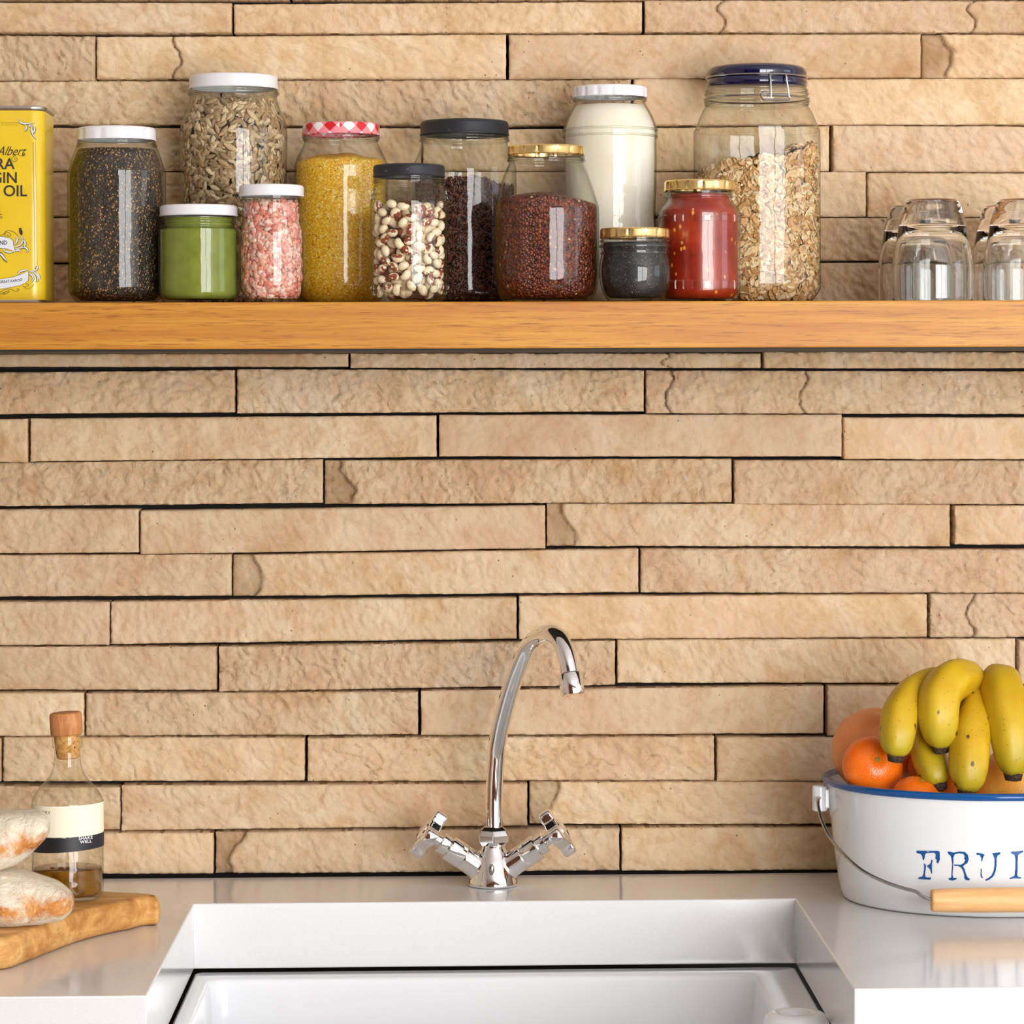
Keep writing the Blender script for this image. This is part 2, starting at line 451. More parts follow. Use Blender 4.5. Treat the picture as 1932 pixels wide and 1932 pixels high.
CRACKS = [(333, 108), (1257, 680), (1262, 738), (1515, 740), (1362, 35), (1830, 1160), (1835, 30)]
VS, FS, CS, MI = [], [], [], []
base = 0
for ri, row in enumerate(W):
    for bi, (x0, x1, tl, bl, tr, br, rg, chip) in enumerate(row):
        sd = ri * 31 + bi * 7
        rr = random.Random(sd)
        A, B, Cc, D = at(x0, tl, 0), at(x1, tr, 0), at(x0, bl, 0), at(x1, br, 0)
        Lm = B[0] - A[0]; Hm = A[2] - Cc[2]
        seen = x1 > -20 and x0 < 1950 and bl > -10 and tl < 1660 and not 575 < (tl + bl) / 2 < 660; g = .00155 if seen else .006
        nx = max(6, int(Lm / g)); nz = max(5, int(Hm / g))
        s = np.linspace(0, 1, nx + 1); t = np.linspace(0, 1, nz + 1); S, T = np.meshgrid(s, t, indexing='ij')
        Xg = (A[0] * (1 - S) + B[0] * S) * T + (Cc[0] * (1 - S) + D[0] * S) * (1 - T)
        Zg = (A[2] * (1 - S) + B[2] * S) * T + (Cc[2] * (1 - S) + D[2] * S) * (1 - T)
        u = S * Lm; v = T * Hm
        e = np.minimum(np.minimum(u, Lm - u), np.minimum(v, Hm - v))
        prot = rr.uniform(-.0022, .0022) + (S - .5) * rr.uniform(-.003, .003)
        h = (fbm(u * 28 + sd, v * 28, sd) - .5) * .0045 * (.35 + rg)
        an = rr.uniform(.5, 1.3); q = u * math.cos(an) + v * math.sin(an); q2 = -u * math.sin(an) + v * math.cos(an)
        wx = (fbm(u * 60, v * 60, sd + 21, 3) - .5) * .012; wz = (fbm(u * 60 + 9, v * 60, sd + 22, 3) - .5) * .012
        q, q2 = q + wx, q2 + wz
        chis = fbm(q * 300 + 3, q2 * 150, sd + 5, 4) - .5
        h += chis * .0062 * (.16 + rg * .95)
        rd = np.abs(2 * vnoise(q * 150, q2 * 58, sd + 31) - 1); gate = np.clip((vnoise(u * 45, v * 45, sd + 33) - .45) * 4, 0, 1)
        h -= .0015 * np.exp(-(rd / .09) ** 2) * gate * (.15 + rg)
        h -= .0012 * (vnoise(u * 620, v * 620, sd + 41) > .972) * (vnoise(u * 60, v * 60, sd + 42) > .5)
        h -= .0013 * np.exp(-e / .0013)
        cut = .5 * (vnoise(u * 120, v * 120, sd + 9) - .3)
        if chip:
            edge = .021 + .007 * np.sin(v / Hm * 4 + sd) + .004 * (vnoise(v * 160, v * 0, sd) - .5)
            st = 1 / (1 + np.exp((u - edge) / .0009)); h -= .0058 * st * (.75 + .5 * fbm(u * 130, v * 60, sd + 3, 3))
        mask = np.zeros_like(u)
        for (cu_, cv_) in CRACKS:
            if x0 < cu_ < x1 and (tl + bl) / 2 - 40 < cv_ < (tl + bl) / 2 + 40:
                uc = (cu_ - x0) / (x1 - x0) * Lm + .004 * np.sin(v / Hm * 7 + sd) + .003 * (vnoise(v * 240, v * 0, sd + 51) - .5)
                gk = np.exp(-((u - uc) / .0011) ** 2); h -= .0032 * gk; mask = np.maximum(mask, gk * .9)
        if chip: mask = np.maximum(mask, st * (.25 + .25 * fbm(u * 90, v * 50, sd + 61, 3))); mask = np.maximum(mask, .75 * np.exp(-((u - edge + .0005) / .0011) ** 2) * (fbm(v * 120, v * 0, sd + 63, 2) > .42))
        # ragged outline
        jig = .00045
        Xg = Xg + (np.where(S == 0, 1, 0) - np.where(S == 1, 1, 0)) * jig * vnoise(v * 250, v * 0, sd + 1)
        Zg = Zg + (np.where(T == 0, 1, 0) - np.where(T == 1, 1, 0)) * jig * 1.2 * (vnoise(u * 37, u * 0, sd + 2) * .7 + .5 * vnoise(u * 190, u * 0, sd + 4))
        Yg = -(h + prot)
        Zg = Zg + (T - .5) * .0008
        V = np.stack([Xg, Yg, Zg], -1).reshape(-1, 3)
        idx = np.arange((nx + 1) * (nz + 1)).reshape(nx + 1, nz + 1)
        q4 = np.stack([idx[:-1, :-1], idx[1:, :-1], idx[1:, 1:], idx[:-1, 1:]], -1).reshape(-1, 4)
        rim = np.concatenate([idx[:, 0], idx[-1, 1:], idx[-2::-1, -1], idx[0, -2:0:-1]])
        back = V[rim].copy(); back[:, 1] = .032
        nb = len(rim); bi0 = len(V); jj = np.arange(nb)
        qs = np.stack([rim, bi0 + jj, bi0 + (jj + 1) % nb, rim[(jj + 1) % nb]], -1)
        VV = np.concatenate([V, back]); VS.append(VV); FS.append(np.concatenate([q4, qs]) + base); MI.append(np.zeros(len(q4) + nb, int))
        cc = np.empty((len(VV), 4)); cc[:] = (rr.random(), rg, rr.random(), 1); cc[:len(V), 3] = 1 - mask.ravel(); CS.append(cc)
        base += len(VV)
bv = np.array([(-1.1, .03, .4), (1.35, .03, .4), (1.35, .03, 2.0), (-1.1, .03, 2.0)]); VS.append(bv); FS.append(np.array([[0, 1, 2, 3]]) + base); MI.append(np.array([1])); CS.append(np.ones((4, 4)))
VS = np.concatenate(VS); FS = np.concatenate(FS); MI = np.concatenate(MI); CS = np.concatenate(CS)


def np_mesh(name, V, Fq, mats, mi=None, col=None, colname=None, smooth=True):
    me = bpy.data.meshes.new(name)
    n, k = Fq.shape
    me.vertices.add(len(V)); me.vertices.foreach_set('co', np.asarray(V, np.float32).ravel())
    me.loops.add(n * k); me.loops.foreach_set('vertex_index', np.asarray(Fq, np.int32).ravel())
    me.polygons.add(n); me.polygons.foreach_set('loop_start', np.arange(0, n * k, k, dtype=np.int32))
    for m_ in mats: me.materials.append(m_)
    if mi is not None: me.polygons.foreach_set('material_index', np.asarray(mi, np.int32))
    me.update(calc_edges=True)
    if col is not None:
        ca = me.color_attributes.new(colname, 'FLOAT_COLOR', 'POINT'); ca.data.foreach_set('color', np.asarray(col, np.float32).ravel())
    if smooth: me.polygons.foreach_set('use_smooth', [True] * n)
    return me


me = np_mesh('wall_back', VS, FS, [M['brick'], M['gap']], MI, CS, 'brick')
o = bpy.data.objects.new('wall_back', me); COL.objects.link(o); tag(o, kind='structure')
me.set_sharp_from_angle(angle=math.radians(60))
m = MB(); m.box((-2.4, .032, 0), (3.0, .05, 2.6)); m.box((-2.4, 0, 0), (-1.1, .032, 2.6)); m.box((1.35, 0, 0), (3.0, .032, 2.6)); m.box((-1.1, 0, 1.98), (1.35, .032, 2.6))
tag(m.build('wall_rear', M['white_wall'], smooth=False), kind='structure')

# ------------------------------------------------------------------ worktop and sink
ZT = .9; XL, XR, YB, TH = -.2406, .2992, -.1583, .0585
YF = -.6
out = [(-1.1, -.004), (-1.1, YF), (XL, YF), (XL, YB), (XR, YB), (XR, YF), (1.35, YF), (1.35, -.004)]
m = MB(); k = len(out)
m.add([(x_, y_, ZT - TH) for x_, y_ in out] + [(x_, y_, ZT) for x_, y_ in out],
      [tuple(range(2 * k - 1, k - 1, -1))[::-1], tuple(range(k))[::-1]] + [(i, (i + 1) % k, k + (i + 1) % k, k + i) for i in range(k)])
o = m.build('worktop', M['quartz'], origin=(0, -.3, ZT - TH), smooth=True, bevel=.0012, angle=30)
tag(o, 'white polished stone worktop with a square cut-out around the sink', 'worktop')

ZS = ZT - TH - .0022
sx0, sx1, sy1, sy0 = XL + .0006, XR - .0006, -.1612, -.63
bx0, bx1, by1, by0 = sx0 + .0155, sx1 - .040, -.197, -.585


def rrect(x0, x1, y0, y1, r, n=8):
    pts = []
    for cx, cy, a0 in ((x1 - r, y1 - r, 0), (x0 + r, y1 - r, 90), (x0 + r, y0 + r, 180), (x1 - r, y0 + r, 270)):
        for i in range(n + 1):
            a = math.radians(a0 + 90 * i / n); pts.append((cx + r * math.cos(a), cy + r * math.sin(a)))
    return pts


def ringz(p, z): return [(a, b, z) for a, b in p]


sink = thing('kitchen_sink', ((sx0 + sx1) / 2, -.4, ZS - .24), 'white ceramic kitchen sink set below the worktop cut-out under the tap', 'sink')
R = [ringz(rrect(sx0, sx1, sy0, sy1, .006), ZS - .24), ringz(rrect(sx0, sx1, sy0, sy1, .006), ZS - .003), ringz(rrect(sx0 + .001, sx1 - .001, sy0 + .001, sy1 - .001, .006), ZS - .0008),
     ringz(rrect(sx0 + .003, sx1 - .003, sy0 + .003, sy1 - .003, .006), ZS)]
for k, (g, dz) in enumerate([(.003, 0), (.0012, -.0006), (0, -.002), (-.0012, -.006), (-.004, -.05), (-.01, -.18), (-.018, -.195), (-.03, -.2)]):
    R.append(ringz(rrect(bx0 - g, bx1 + g, by0 - g, by1 + g, .016), ZS + dz))
MB().rings(R).build('basin', M['ceramic'], sink, angle=50)
oc = atz(1502, 1934, ZS)
m = MB()
prof = [(.0275, -.004), (.0275, 0), (.0268, .004), (.0245, .0085), (.021, .0105), (.017, .011), (.0135, .0095), (.0115, .0065), (.0105, .005), (0.0001, .0045)]
m.lathe(prof, (oc[0], oc[1], ZS), 40)
m.build('overflow_cover', M['ceramic'], sink)
m = MB(); m.lathe([(.0001, .0), (.04, 0), (.042, .002), (.038, .004), (.012, .0015), (.0001, .001)], ((bx0 + bx1) / 2, -.39, ZS - .2), 32)
m.build('drain', M['chrome'], sink)

# ------------------------------------------------------------------ shelf
SF, STOP, STH = -.25, 1.4357, .0407
sh = thing('wooden_shelf', (.15, SF / 2, STOP - STH), 'long thick oiled oak shelf fixed across the sandstone wall', 'shelf')
m = MB(); m.box((-1.1, SF, STOP - STH), (1.35, -.003, STOP)); m.build('shelf_board', M['oak'], sh, smooth=False, bevel=.0012)
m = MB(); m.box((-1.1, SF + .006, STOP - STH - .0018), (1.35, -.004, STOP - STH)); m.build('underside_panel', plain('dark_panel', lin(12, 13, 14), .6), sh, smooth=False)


# ------------------------------------------------------------------ jars
class Jar:
    def __init__(s, cx, Y, base=STOP):
        s.cx, s.Y, s.z0 = cx, Y, base + .0004
        p = at(cx, 450, Y); s.X = p[0]; s.s = np.dot(p - CAM, _a) / F
        s.c = (s.X, Y, 0)

    def z(s, y): return float(at(s.cx, y, s.Y)[2])

    def prof(s, rows):
        o = []
        for i, row in enumerate(rows):
            zz = s.z(row[0])
            if i == 0: zz = s.z0
            o.append((row[1] * s.s, max(zz, s.z0), *(row[2:])))
        return o


def smooth_prof(pr, k=3):
    """rounds a profile off"""
    if len(pr[0]) > 2: pts = catmull([(a, b, c) for a, b, c in pr], k)
    else: pts = catmull([(a, b) for a, b in pr], k)
    return [tuple(p) for p in pts]


RINGS = {'chia_seed_jar': (271, 276), 'sunflower_seed_jar': (173, 177.5), 'green_powder_jar': (412.5, 420, 429), 'pink_salt_jar': (376, 381), 'polenta_jar': (260, 265), 'flax_seed_jar': (260, 265.5),
         'bean_jar': (339, 344), 'red_quinoa_jar': (298, 303), 'flour_jar': (190, 258.5, 246), 'poppy_seed_jar': (455, 465, 478), 'tomato_relish_jar': (366, 372), 'oat_clip_jar': (172, 178.5, 192, 197.5)}


def make_jar(name, label, cx, Y, rows, lid=None, group='filled glass jars on the oak shelf', glass=None):
    j = Jar(cx, Y)
    t = thing(name, (j.X, Y, STOP), label, 'jar', group)
    rows = [r if len(r) > 2 else (*r, 2) for r in rows]
    pr = smooth_prof(j.prof(rows)); pr[0] = (pr[0][0], j.z0, pr[0][2])
    pr = [(a, max(b, j.z0), c) for a, b, c in pr]
    m = MB(); m.lathe(pr, j.c, 72, cap0=True, cap1=False); m.build('glass_body', glass or M['glass'], t, angle=60)
    j.pr = pr; j.t = t
    for yr in RINGS.get(name, ()):
        zr_ = j.z(yr); rr_ = float(np.interp(zr_, [p[1] for p in pr], [p[0] for p in pr])) + .0001
        m = MB(); m.tube([(j.X + rr_ * math.cos(2 * math.pi * i / 72), j.Y + rr_ * math.sin(2 * math.pi * i / 72), zr_) for i in range(73)], .0011, 10, cap=False); m.build('neck_ring', glass or M['glass'], t, angle=180)
    if lid:
        y0, y1, hw, mat, fl = lid
        a, b = j.z(y0), j.z(y1); r = hw * j.s; h = b - a
        flute = None
        if fl:
            kind, nfl = fl
            if kind == 'lug':    # wide dents round the lower edge
                flute = lambda t_, z_: 1 - (.034 if z_ < b - .15 * h else .004) * max(0, math.cos(t_ * nfl)) ** 2
            else:
                flute = lambda t_, z_: 1 - (.012 if z_ < b - .2 * h else 0) * (.5 + .5 * math.cos(t_ * nfl))
        L = [(r * .93, a + .0008), (r * .99, a), (r, a + .0008), (r * .995, a + .1 * h), (r * .985, a + .2 * h), (r * .985, b - .25 * h), (r * .975, b - .12 * h), (r * .95, b - .03 * h), (r * .91, b), (r * .88, b - .0004), (r * .86, b - .0012), (.0005, b - .0014)]
        m = MB(); m.lathe(L, j.c, 144 if fl else 72, cap0=False, cap1=True, flute=flute); j.lid = m.build('lid', mat, t, angle=50)
    return j


def inner_r(j, z, gap=.0022):
    zs = [p[1] for p in j.pr]; rs = [p[0] for p in j.pr]
    return max(.001, float(np.interp(z, zs, rs)) - gap)


def inner_p(j, z): return float(np.interp(z, [p[1] for p in j.pr], [p[2] for p in j.pr]))


def make_fill(j, name, label, cat, ztop, mat, gap=.0022, zbot=.004, n=96, rows=26, caprings=10, rough=0, kind='stuff'):
    """what a jar holds: fills the jar up to a surface ztop(x, y) given in metres from the jar's middle"""
    z0 = STOP + zbot; R = []
    def ring(fr, cap=None):
        out = []
        for i in range(n):
            t = 2 * math.pi * i / n; ct, st = math.cos(t), math.sin(t)
            zt = ztop(ct * .04, st * .04) if cap is None else None
            for _ in range(3):
                zz = ztop(ct * inner_r(j, zt, gap), st * inner_r(j, zt, gap)) if cap is None else zt
                zt = zz
                if cap is not None: break
            if cap is None:
                z = z0 + (zt - z0) * fr
                p = inner_p(j, z); k = 1 if p < 2.01 else (abs(ct) ** p + abs(st) ** p) ** (-1 / p)
                r = inner_r(j, z, gap) * k
                if fr == 0: r *= .93
            out.append((j.X + r * ct, j.Y + r * st, z))
        return out
    for i in range(rows + 1): R.append(ring(i / rows))
    edge = R[-1]
    for c in range(1, caprings):
        f = 1 - c / caprings; out = []
        for (x_, y_, z_) in edge:
            dx, dy = (x_ - j.X) * f, (y_ - j.Y) * f
            z = ztop(dx, dy)
            if rough: z += (vnoise(np.array([dx * 400 + 9]), np.array([dy * 400 + 5]), 3)[0] - .5) * rough
            out.append((j.X + dx, j.Y + dy, z))
        R.append(out)
    m = MB(); m.rings(R)
    o = m.build(name, mat, origin=(j.X, j.Y, z0), angle=80)
    return tag(o, label, cat, kind=kind)


def scatter_mesh(j, ztop, proto, n, size, colors, gap, depth, tilt=.4, zbot=.004, ang=2.05, topn=0, aspect=None, jitter=.18):
    """numpy copies of one grain shape laid along the inside of the glass and over the heap's top; returns verts, faces, colours"""
    pv, pf = proto; k = len(pv); Vs, Fs, Cs = [], [], []; b = 0
    z0 = STOP + zbot
    for i in range(n + topn):
        if i < n:
            t = RNG.uniform(-ang, ang) - math.pi / 2; ct, st = math.cos(t), math.sin(t)
            zt = ztop(ct * .035, st * .035)
            z = z0 + .002 + (zt - z0 - .002) * RNG.random()
            p = inner_p(j, z); kk = 1 if p < 2.01 else (abs(ct) ** p + abs(st) ** p) ** (-1 / p)
            dep = depth * RNG.random() ** 1.3
            r = (inner_r(j, z, gap) ) * kk - dep
            pos = np.array([j.X + r * ct, j.Y + r * st, z])
            if p < 2.01: nor = np.array([ct, st, 0])
            else:
                nor = np.array([np.sign(ct) * abs(ct * kk) ** (p - 1), np.sign(st) * abs(st * kk) ** (p - 1), 0]); nor /= np.linalg.norm(nor)
            # slope of the glass
            dr = (inner_r(j, z + .002, gap) - inner_r(j, z - .002, gap)) / .004
            nor = nor + np.array([0, 0, -dr]); nor /= np.linalg.norm(nor)
        else:
            rr = math.sqrt(RNG.random()) * inner_r(j, ztop(0, 0), gap + .002); t = RNG.uniform(0, 2 * math.pi)
            dx, dy = rr * math.cos(t), rr * math.sin(t); z = ztop(dx, dy)
            if rr > inner_r(j, z, gap + .002): continue
            pos = np.array([j.X + dx, j.Y + dy, z - .0005 - depth * .3 * RNG.random()]); nor = np.array([0, 0, 1.0])
        nor = nor + RNG.normal(0, tilt, 3) * .5; nor /= np.linalg.norm(nor)
        ref = RNG.normal(0, 1, 3); tx = np.cross(nor, ref); tx /= np.linalg.norm(tx); ty = np.cross(nor, tx)
        sc = size * (1 + RNG.normal(0, jitter)) * np.array([1, 1, 1.0])
        Vv = pos + pv[:, :1] * sc[0] * tx + pv[:, 1:2] * sc[1] * ty + pv[:, 2:3] * sc[2] * nor
        # keep the grain inside the glass
        dxy = Vv[:, :2] - np.array([j.X, j.Y])
        if inner_p(j, float(pos[2])) < 2.01:
            rad = np.linalg.norm(dxy, axis=1); lim = inner_r(j, float(pos[2]), .0008)
            kx = np.minimum(1, lim / np.maximum(rad, 1e-9)); Vv[:, :2] = np.array([j.X, j.Y]) + dxy * kx[:, None]
        else:
            lim = inner_r(j, float(pos[2]), .0008); Vv[:, :2] = np.array([j.X, j.Y]) + np.clip(dxy, -lim, lim)
        Vv[:, 2] = np.maximum(Vv[:, 2], STOP + .0035)
        for q in range(k):
            dq = Vv[q, :2] - np.array([j.X, j.Y]); lq = inner_r(j, float(Vv[q, 2]), .0008); pq = inner_p(j, float(Vv[q, 2]))
            dist = np.hypot(*dq) if pq < 2.01 else (abs(dq[0]) ** pq + abs(dq[1]) ** pq) ** (1 / pq)
            if dist > lq: Vv[q, :2] = np.array([j.X, j.Y]) + dq * lq / dist
        c = colors[RNG.integers(len(colors))]; g = 1 + RNG.normal(0, .09)
        Vs.append(Vv); Fs.append(pf + b); b += k
        cc = np.empty((k, 4)); cc[:] = (c[0] * g, c[1] * g, c[2] * g, 1); Cs.append(cc)
    return np.concatenate(Vs), np.concatenate(Fs), np.concatenate(Cs)


def ellipsoid(nu=8, nv=5, a=1, b=1, c=1, point=0, curl=0):
    """unit grain as (verts, quads); point>0 narrows one end"""
    V, Fq = [], []
    for i in range(nv + 1):
        t = math.pi * i / nv; x_ = -math.cos(t); r = math.sin(t)
        r *= (1 - point * (.5 + .5 * x_) ** 2) if point else 1
        for jn in range(nu):
            q = 2 * math.pi * jn / nu
            V.append((a * x_, b * r * math.cos(q), c * r * math.sin(q) + curl * (x_ * x_)))
    for i in range(nv):
        for jn in range(nu):
            p, q = i * nu + jn, i * nu + (jn + 1) % nu
            Fq.append((p, q, q + nu, p + nu))
    return np.array(V), np.array(Fq)


def add_grains(name, label, cat, j, data, mat):
    V, Fq, Cc = data; org = np.array([j.X, j.Y, STOP + .004])
    me = np_mesh(name, V - org, Fq, [mat], None, Cc, 'grain')
    o = bpy.data.objects.new(name, me); COL.objects.link(o); o.location = org
    return tag(o, label, cat, kind='stuff')


def grain_mat(name, rough=.5, sss=0, spec=.4, noise=.25, scale=300):
    x = NT(name, rough, 0, spec); c = x.attr('grain').outputs['Color']
    n = x.noise(x.obj(), scale, 3); c = x.mix(1.0, c, x.ramp(n, [(.3, 1 - noise), (.7, 1 + noise * .3)]), 'MULTIPLY')
    x.col(c)
    if sss: x.b.inputs['Subsurface Weight'].default_value = sss; x.b.inputs['Subsurface Radius'].default_value = (.004, .002, .0015); x.b.inputs['Subsurface Scale'].default_value = .6
    return x.m


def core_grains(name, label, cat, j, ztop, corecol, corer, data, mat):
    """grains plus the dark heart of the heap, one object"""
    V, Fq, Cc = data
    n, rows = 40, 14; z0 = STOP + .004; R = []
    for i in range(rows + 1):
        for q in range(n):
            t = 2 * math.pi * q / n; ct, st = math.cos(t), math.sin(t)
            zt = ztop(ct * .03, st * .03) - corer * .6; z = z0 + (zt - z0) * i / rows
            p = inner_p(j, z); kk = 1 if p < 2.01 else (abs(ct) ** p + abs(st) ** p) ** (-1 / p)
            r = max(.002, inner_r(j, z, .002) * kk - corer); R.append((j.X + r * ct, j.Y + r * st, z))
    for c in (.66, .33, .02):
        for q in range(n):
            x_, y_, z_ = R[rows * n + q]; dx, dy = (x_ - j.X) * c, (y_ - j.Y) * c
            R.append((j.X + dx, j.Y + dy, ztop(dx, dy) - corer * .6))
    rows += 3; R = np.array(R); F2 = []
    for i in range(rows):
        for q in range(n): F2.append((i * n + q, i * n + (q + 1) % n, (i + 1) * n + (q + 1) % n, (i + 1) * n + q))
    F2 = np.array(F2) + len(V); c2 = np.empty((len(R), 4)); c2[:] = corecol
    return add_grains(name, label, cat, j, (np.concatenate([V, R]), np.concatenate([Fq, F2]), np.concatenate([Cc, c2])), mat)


def speck(name, stops, scale, rough=.45, bump=.6, dist=.0008, stretch=(1, 1, 1), spec=.5, big=None, dark=.32):
    """small packed grains: one colour and one dome for each"""
    x = NT(name, rough, 0, spec); v = x.mapv(x.obj(), stretch)
    vo = x.vor(v, scale); c = x.ramp(x.n('ShaderNodeSeparateColor', {'Color': vo.outputs['Color']}).outputs[0], stops, 'CONSTANT')
    d = vo.outputs['Distance']
    c = x.mix(1.0, c, x.ramp(d, [(.25, 1), (.75, dark)]), 'MULTIPLY')
    if big: n = x.noise(x.obj(), big, 3); c = x.mix(1.0, c, x.ramp(n, [(.3, .75), (.7, 1.1)]), 'MULTIPLY')
    x.col(c); x.bump(x.math('MULTIPLY', d, -1), bump, dist); return x.m


# --- chia
j = make_jar('chia_seed_jar', 'white-lidded glass jar full of dark speckled seeds, beside the yellow tin', 220.5, -.165,
             [(568, 70), (563, 82), (552, 89), (540, 91), (440, 92), (336, 92.5), (325, 91), (300, 84), (280, 76.5), (275, 73), (271.5, 71.5), (268.5, 73.5), (264, 71.5)],
             (265.5, 241.5, 74.7, M['white_lid'], ('lug', 10)))
zt = j.z(283)
make_fill(j, 'chia_seeds', 'dark brown seeds with golden specks in the white-lidded jar beside the tin', 'seeds', lambda a, b: zt,
          speck('chia', [(0, lin(34, 27, 23)), (.35, lin(52, 40, 32)), (.6, lin(70, 54, 42)), (.80, lin(120, 84, 48)), (.91, lin(212, 166, 104))], 980, .4, .8, .001, (1, 1, .75)))
# --- sunflower
j = make_jar('sunflower_seed_jar', 'tallest white-lidded glass jar, full of hulled sunflower seeds, standing at the back', 441.5, -.066,
             [(568, 85), (560, 95), (545, 99), (400, 99), (300, 100.5), (255, 101), (240, 100), (225, 96), (210, 89), (195, 83.5), (185, 81.5), (181, 82.5), (177, 84), (173, 82), (168, 81)],
             (169, 143.6, 84.5, M['white_lid'], None))
zt = j.z(186)
f = lambda a, b: zt - .006 * (a * a + b * b) / .0016
kern = ellipsoid(8, 8, .0051, .0024, .0012, .3); kern[0][:, 1:] *= (np.clip(1 - (kern[0][:, :1] / .0051) ** 2, 0, 1) ** .22)
cols = [lin(190, 162, 124), lin(176, 146, 108), lin(204, 180, 144), lin(160, 130, 94), lin(146, 120, 88), lin(212, 190, 156)]
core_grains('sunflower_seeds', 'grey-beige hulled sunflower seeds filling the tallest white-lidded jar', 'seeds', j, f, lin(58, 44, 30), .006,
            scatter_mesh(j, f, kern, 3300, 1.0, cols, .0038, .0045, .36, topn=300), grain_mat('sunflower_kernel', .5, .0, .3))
# --- green powder
j = make_jar('green_powder_jar', 'short wide white-lidded glass jar of bright green powder', 375, -.195,
             [(567, 66), (563, 72), (557, 75.3), (550, 76.4), (500, 76.4), (440, 76.4), (434, 75), (431, 69.5), (428, 66.5), (424, 66), (420, 68), (416, 66), (412, 68), (407, 66.5)],
             (408.5, 388, 74.2, M['white_lid'], None))
zt = j.z(412)
x = NT('green_powder', .9, 0, .1); n = x.noise(x.obj(), 60, 5, .6); x.col(x.ramp(n, [(.3, lin(112, 124, 46)), (.7, lin(132, 144, 64))])); x.bump(x.noise(x.obj(), 900, 2), .3, .0005)
make_fill(j, 'green_powder', 'fine olive green powder packed in the short wide jar', 'powder', lambda a, b: zt, x.m)
# --- pink salt
j = make_jar('pink_salt_jar', 'slim waisted white-lidded glass jar of coarse pink salt', 512.5, -.2,
             [(567, 44), (563, 50), (555, 55.5), (540, 59.5), (525, 60.2), (480, 60.2), (440, 60), (432, 58.5), (420, 56), (400, 54.5), (386, 54), (380, 56), (376, 54.8), (370, 55.5)],
             (371.5, 350, 61.6, M['white_lid'], None))
zt = j.z(381); f = lambda a, b: zt - .001
rk = np.random.default_rng(3)
kv, kf = ellipsoid(6, 4, .0030, .0026, .0019); kv = kv * (1 + rk.normal(0, .2, (len(kv), 1)))
cols = [lin(238, 178, 160), lin(232, 156, 138), lin(242, 194, 178), lin(226, 142, 124), lin(246, 210, 196), lin(234, 166, 150), lin(216, 128, 112)]
core_grains('pink_salt', 'coarse pink salt crystals filling the slim waisted jar', 'salt', j, f, lin(236, 178, 162), .003,
            scatter_mesh(j, f, (kv, kf), 1900, 1.0, cols, .0032, .0024, .6, topn=60, jitter=.3), grain_mat('pink_salt_crystal', .34, .25, .4, .06, 500))
# --- polenta
x = NT('gingham_lid', .35, 0, .5)
v = x.obj(); ang = x.n('ShaderNodeSeparateXYZ', {'Vector': v})
th = x.math('ARCTAN2', ang.outputs[0], ang.outputs[1]); ca = x.math('MULTIPLY', th, 4.2); cz = x.math('MULTIPLY', ang.outputs[2], 130)
s1 = x.math('GREATER_THAN', x.math('SINE', x.math('MULTIPLY', x.math('ADD', ca, cz), 2.2)), 0); s2 = x.math('GREATER_THAN', x.math('SINE', x.math('MULTIPLY', x.math('SUBTRACT', ca, cz), 2.2)), 0)
x.col(x.ramp(x.math('MULTIPLY', x.math('ADD', s1, s2), .5), [(0, lin(240, 236, 238)), (.4, lin(238, 142, 150)), (.9, lin(206, 30, 40))], 'CONSTANT'))
j = make_jar('polenta_jar', 'glass jar of yellow cornmeal with a red and white checked lid', 644, -.075,
             [(567, 66), (560, 78), (545, 85), (530, 87), (430, 88), (330, 88), (312, 87.5), (298, 83), (280, 74), (270, 69.8), (266, 69.5), (263, 71.5), (259, 71.5), (255, 70)],
             (256, 234, 73.6, x.m, None))
zt = j.z(290); f = lambda a, b: zt - .0075 * (a * a + b * b) / .0016 + .0006 * math.sin(a * 200)
make_fill(j, 'cornmeal', 'golden yellow cornmeal in the jar with the checked lid', 'cornmeal', f,
          speck('cornmeal_grain', [(0, lin(234, 168, 22)), (.3, lin(244, 186, 36)), (.6, lin(248, 204, 66)), (.85, lin(254, 228, 130)), (.97, lin(184, 116, 24))], 760, .5, .4, .0005, dark=.74), rough=.001)
# --- flax
j = make_jar('flax_seed_jar', 'big glass jar of dark brown flax seeds with a wide black lid, at the back', 877, -.07,
             [(567, 80), (558, 92), (545, 97), (430, 98), (330, 98), (315, 97), (300, 92), (285, 85), (276, 82.3), (269, 81.5), (265, 83.5), (260, 82), (255, 81.5)],
             (256.5, 229, 84.6, M['black_lid'], None))
zt = j.z(338); f = lambda a, b: zt - .001 + .0012 * math.sin(a * 160 + 1) - max(0, a - .012) * .25
flax = ellipsoid(6, 4, .0024, .0013, .0006, .25)
cols = [lin(70, 36, 28), lin(88, 46, 34), lin(56, 30, 25), lin(104, 58, 44), lin(78, 42, 34)]
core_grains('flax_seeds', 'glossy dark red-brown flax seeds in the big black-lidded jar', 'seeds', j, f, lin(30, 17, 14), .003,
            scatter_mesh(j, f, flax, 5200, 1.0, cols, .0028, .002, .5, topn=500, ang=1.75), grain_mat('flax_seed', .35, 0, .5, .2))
# --- beans
j = make_jar('bean_jar', 'glass jar of cream and red-brown beans with a black lid and a brickwork pattern', 772, -.195,
             [(567, 60), (560, 67), (550, 71), (537, 73.5), (460, 74), (390, 74), (380, 73.5), (370, 71), (358, 68.5), (350, 66), (346, 65.3), (342, 67), (338, 65.3), (333, 65.5)],
             (335, 311.6, 68.5, M['black_lid'], None))
JB = j
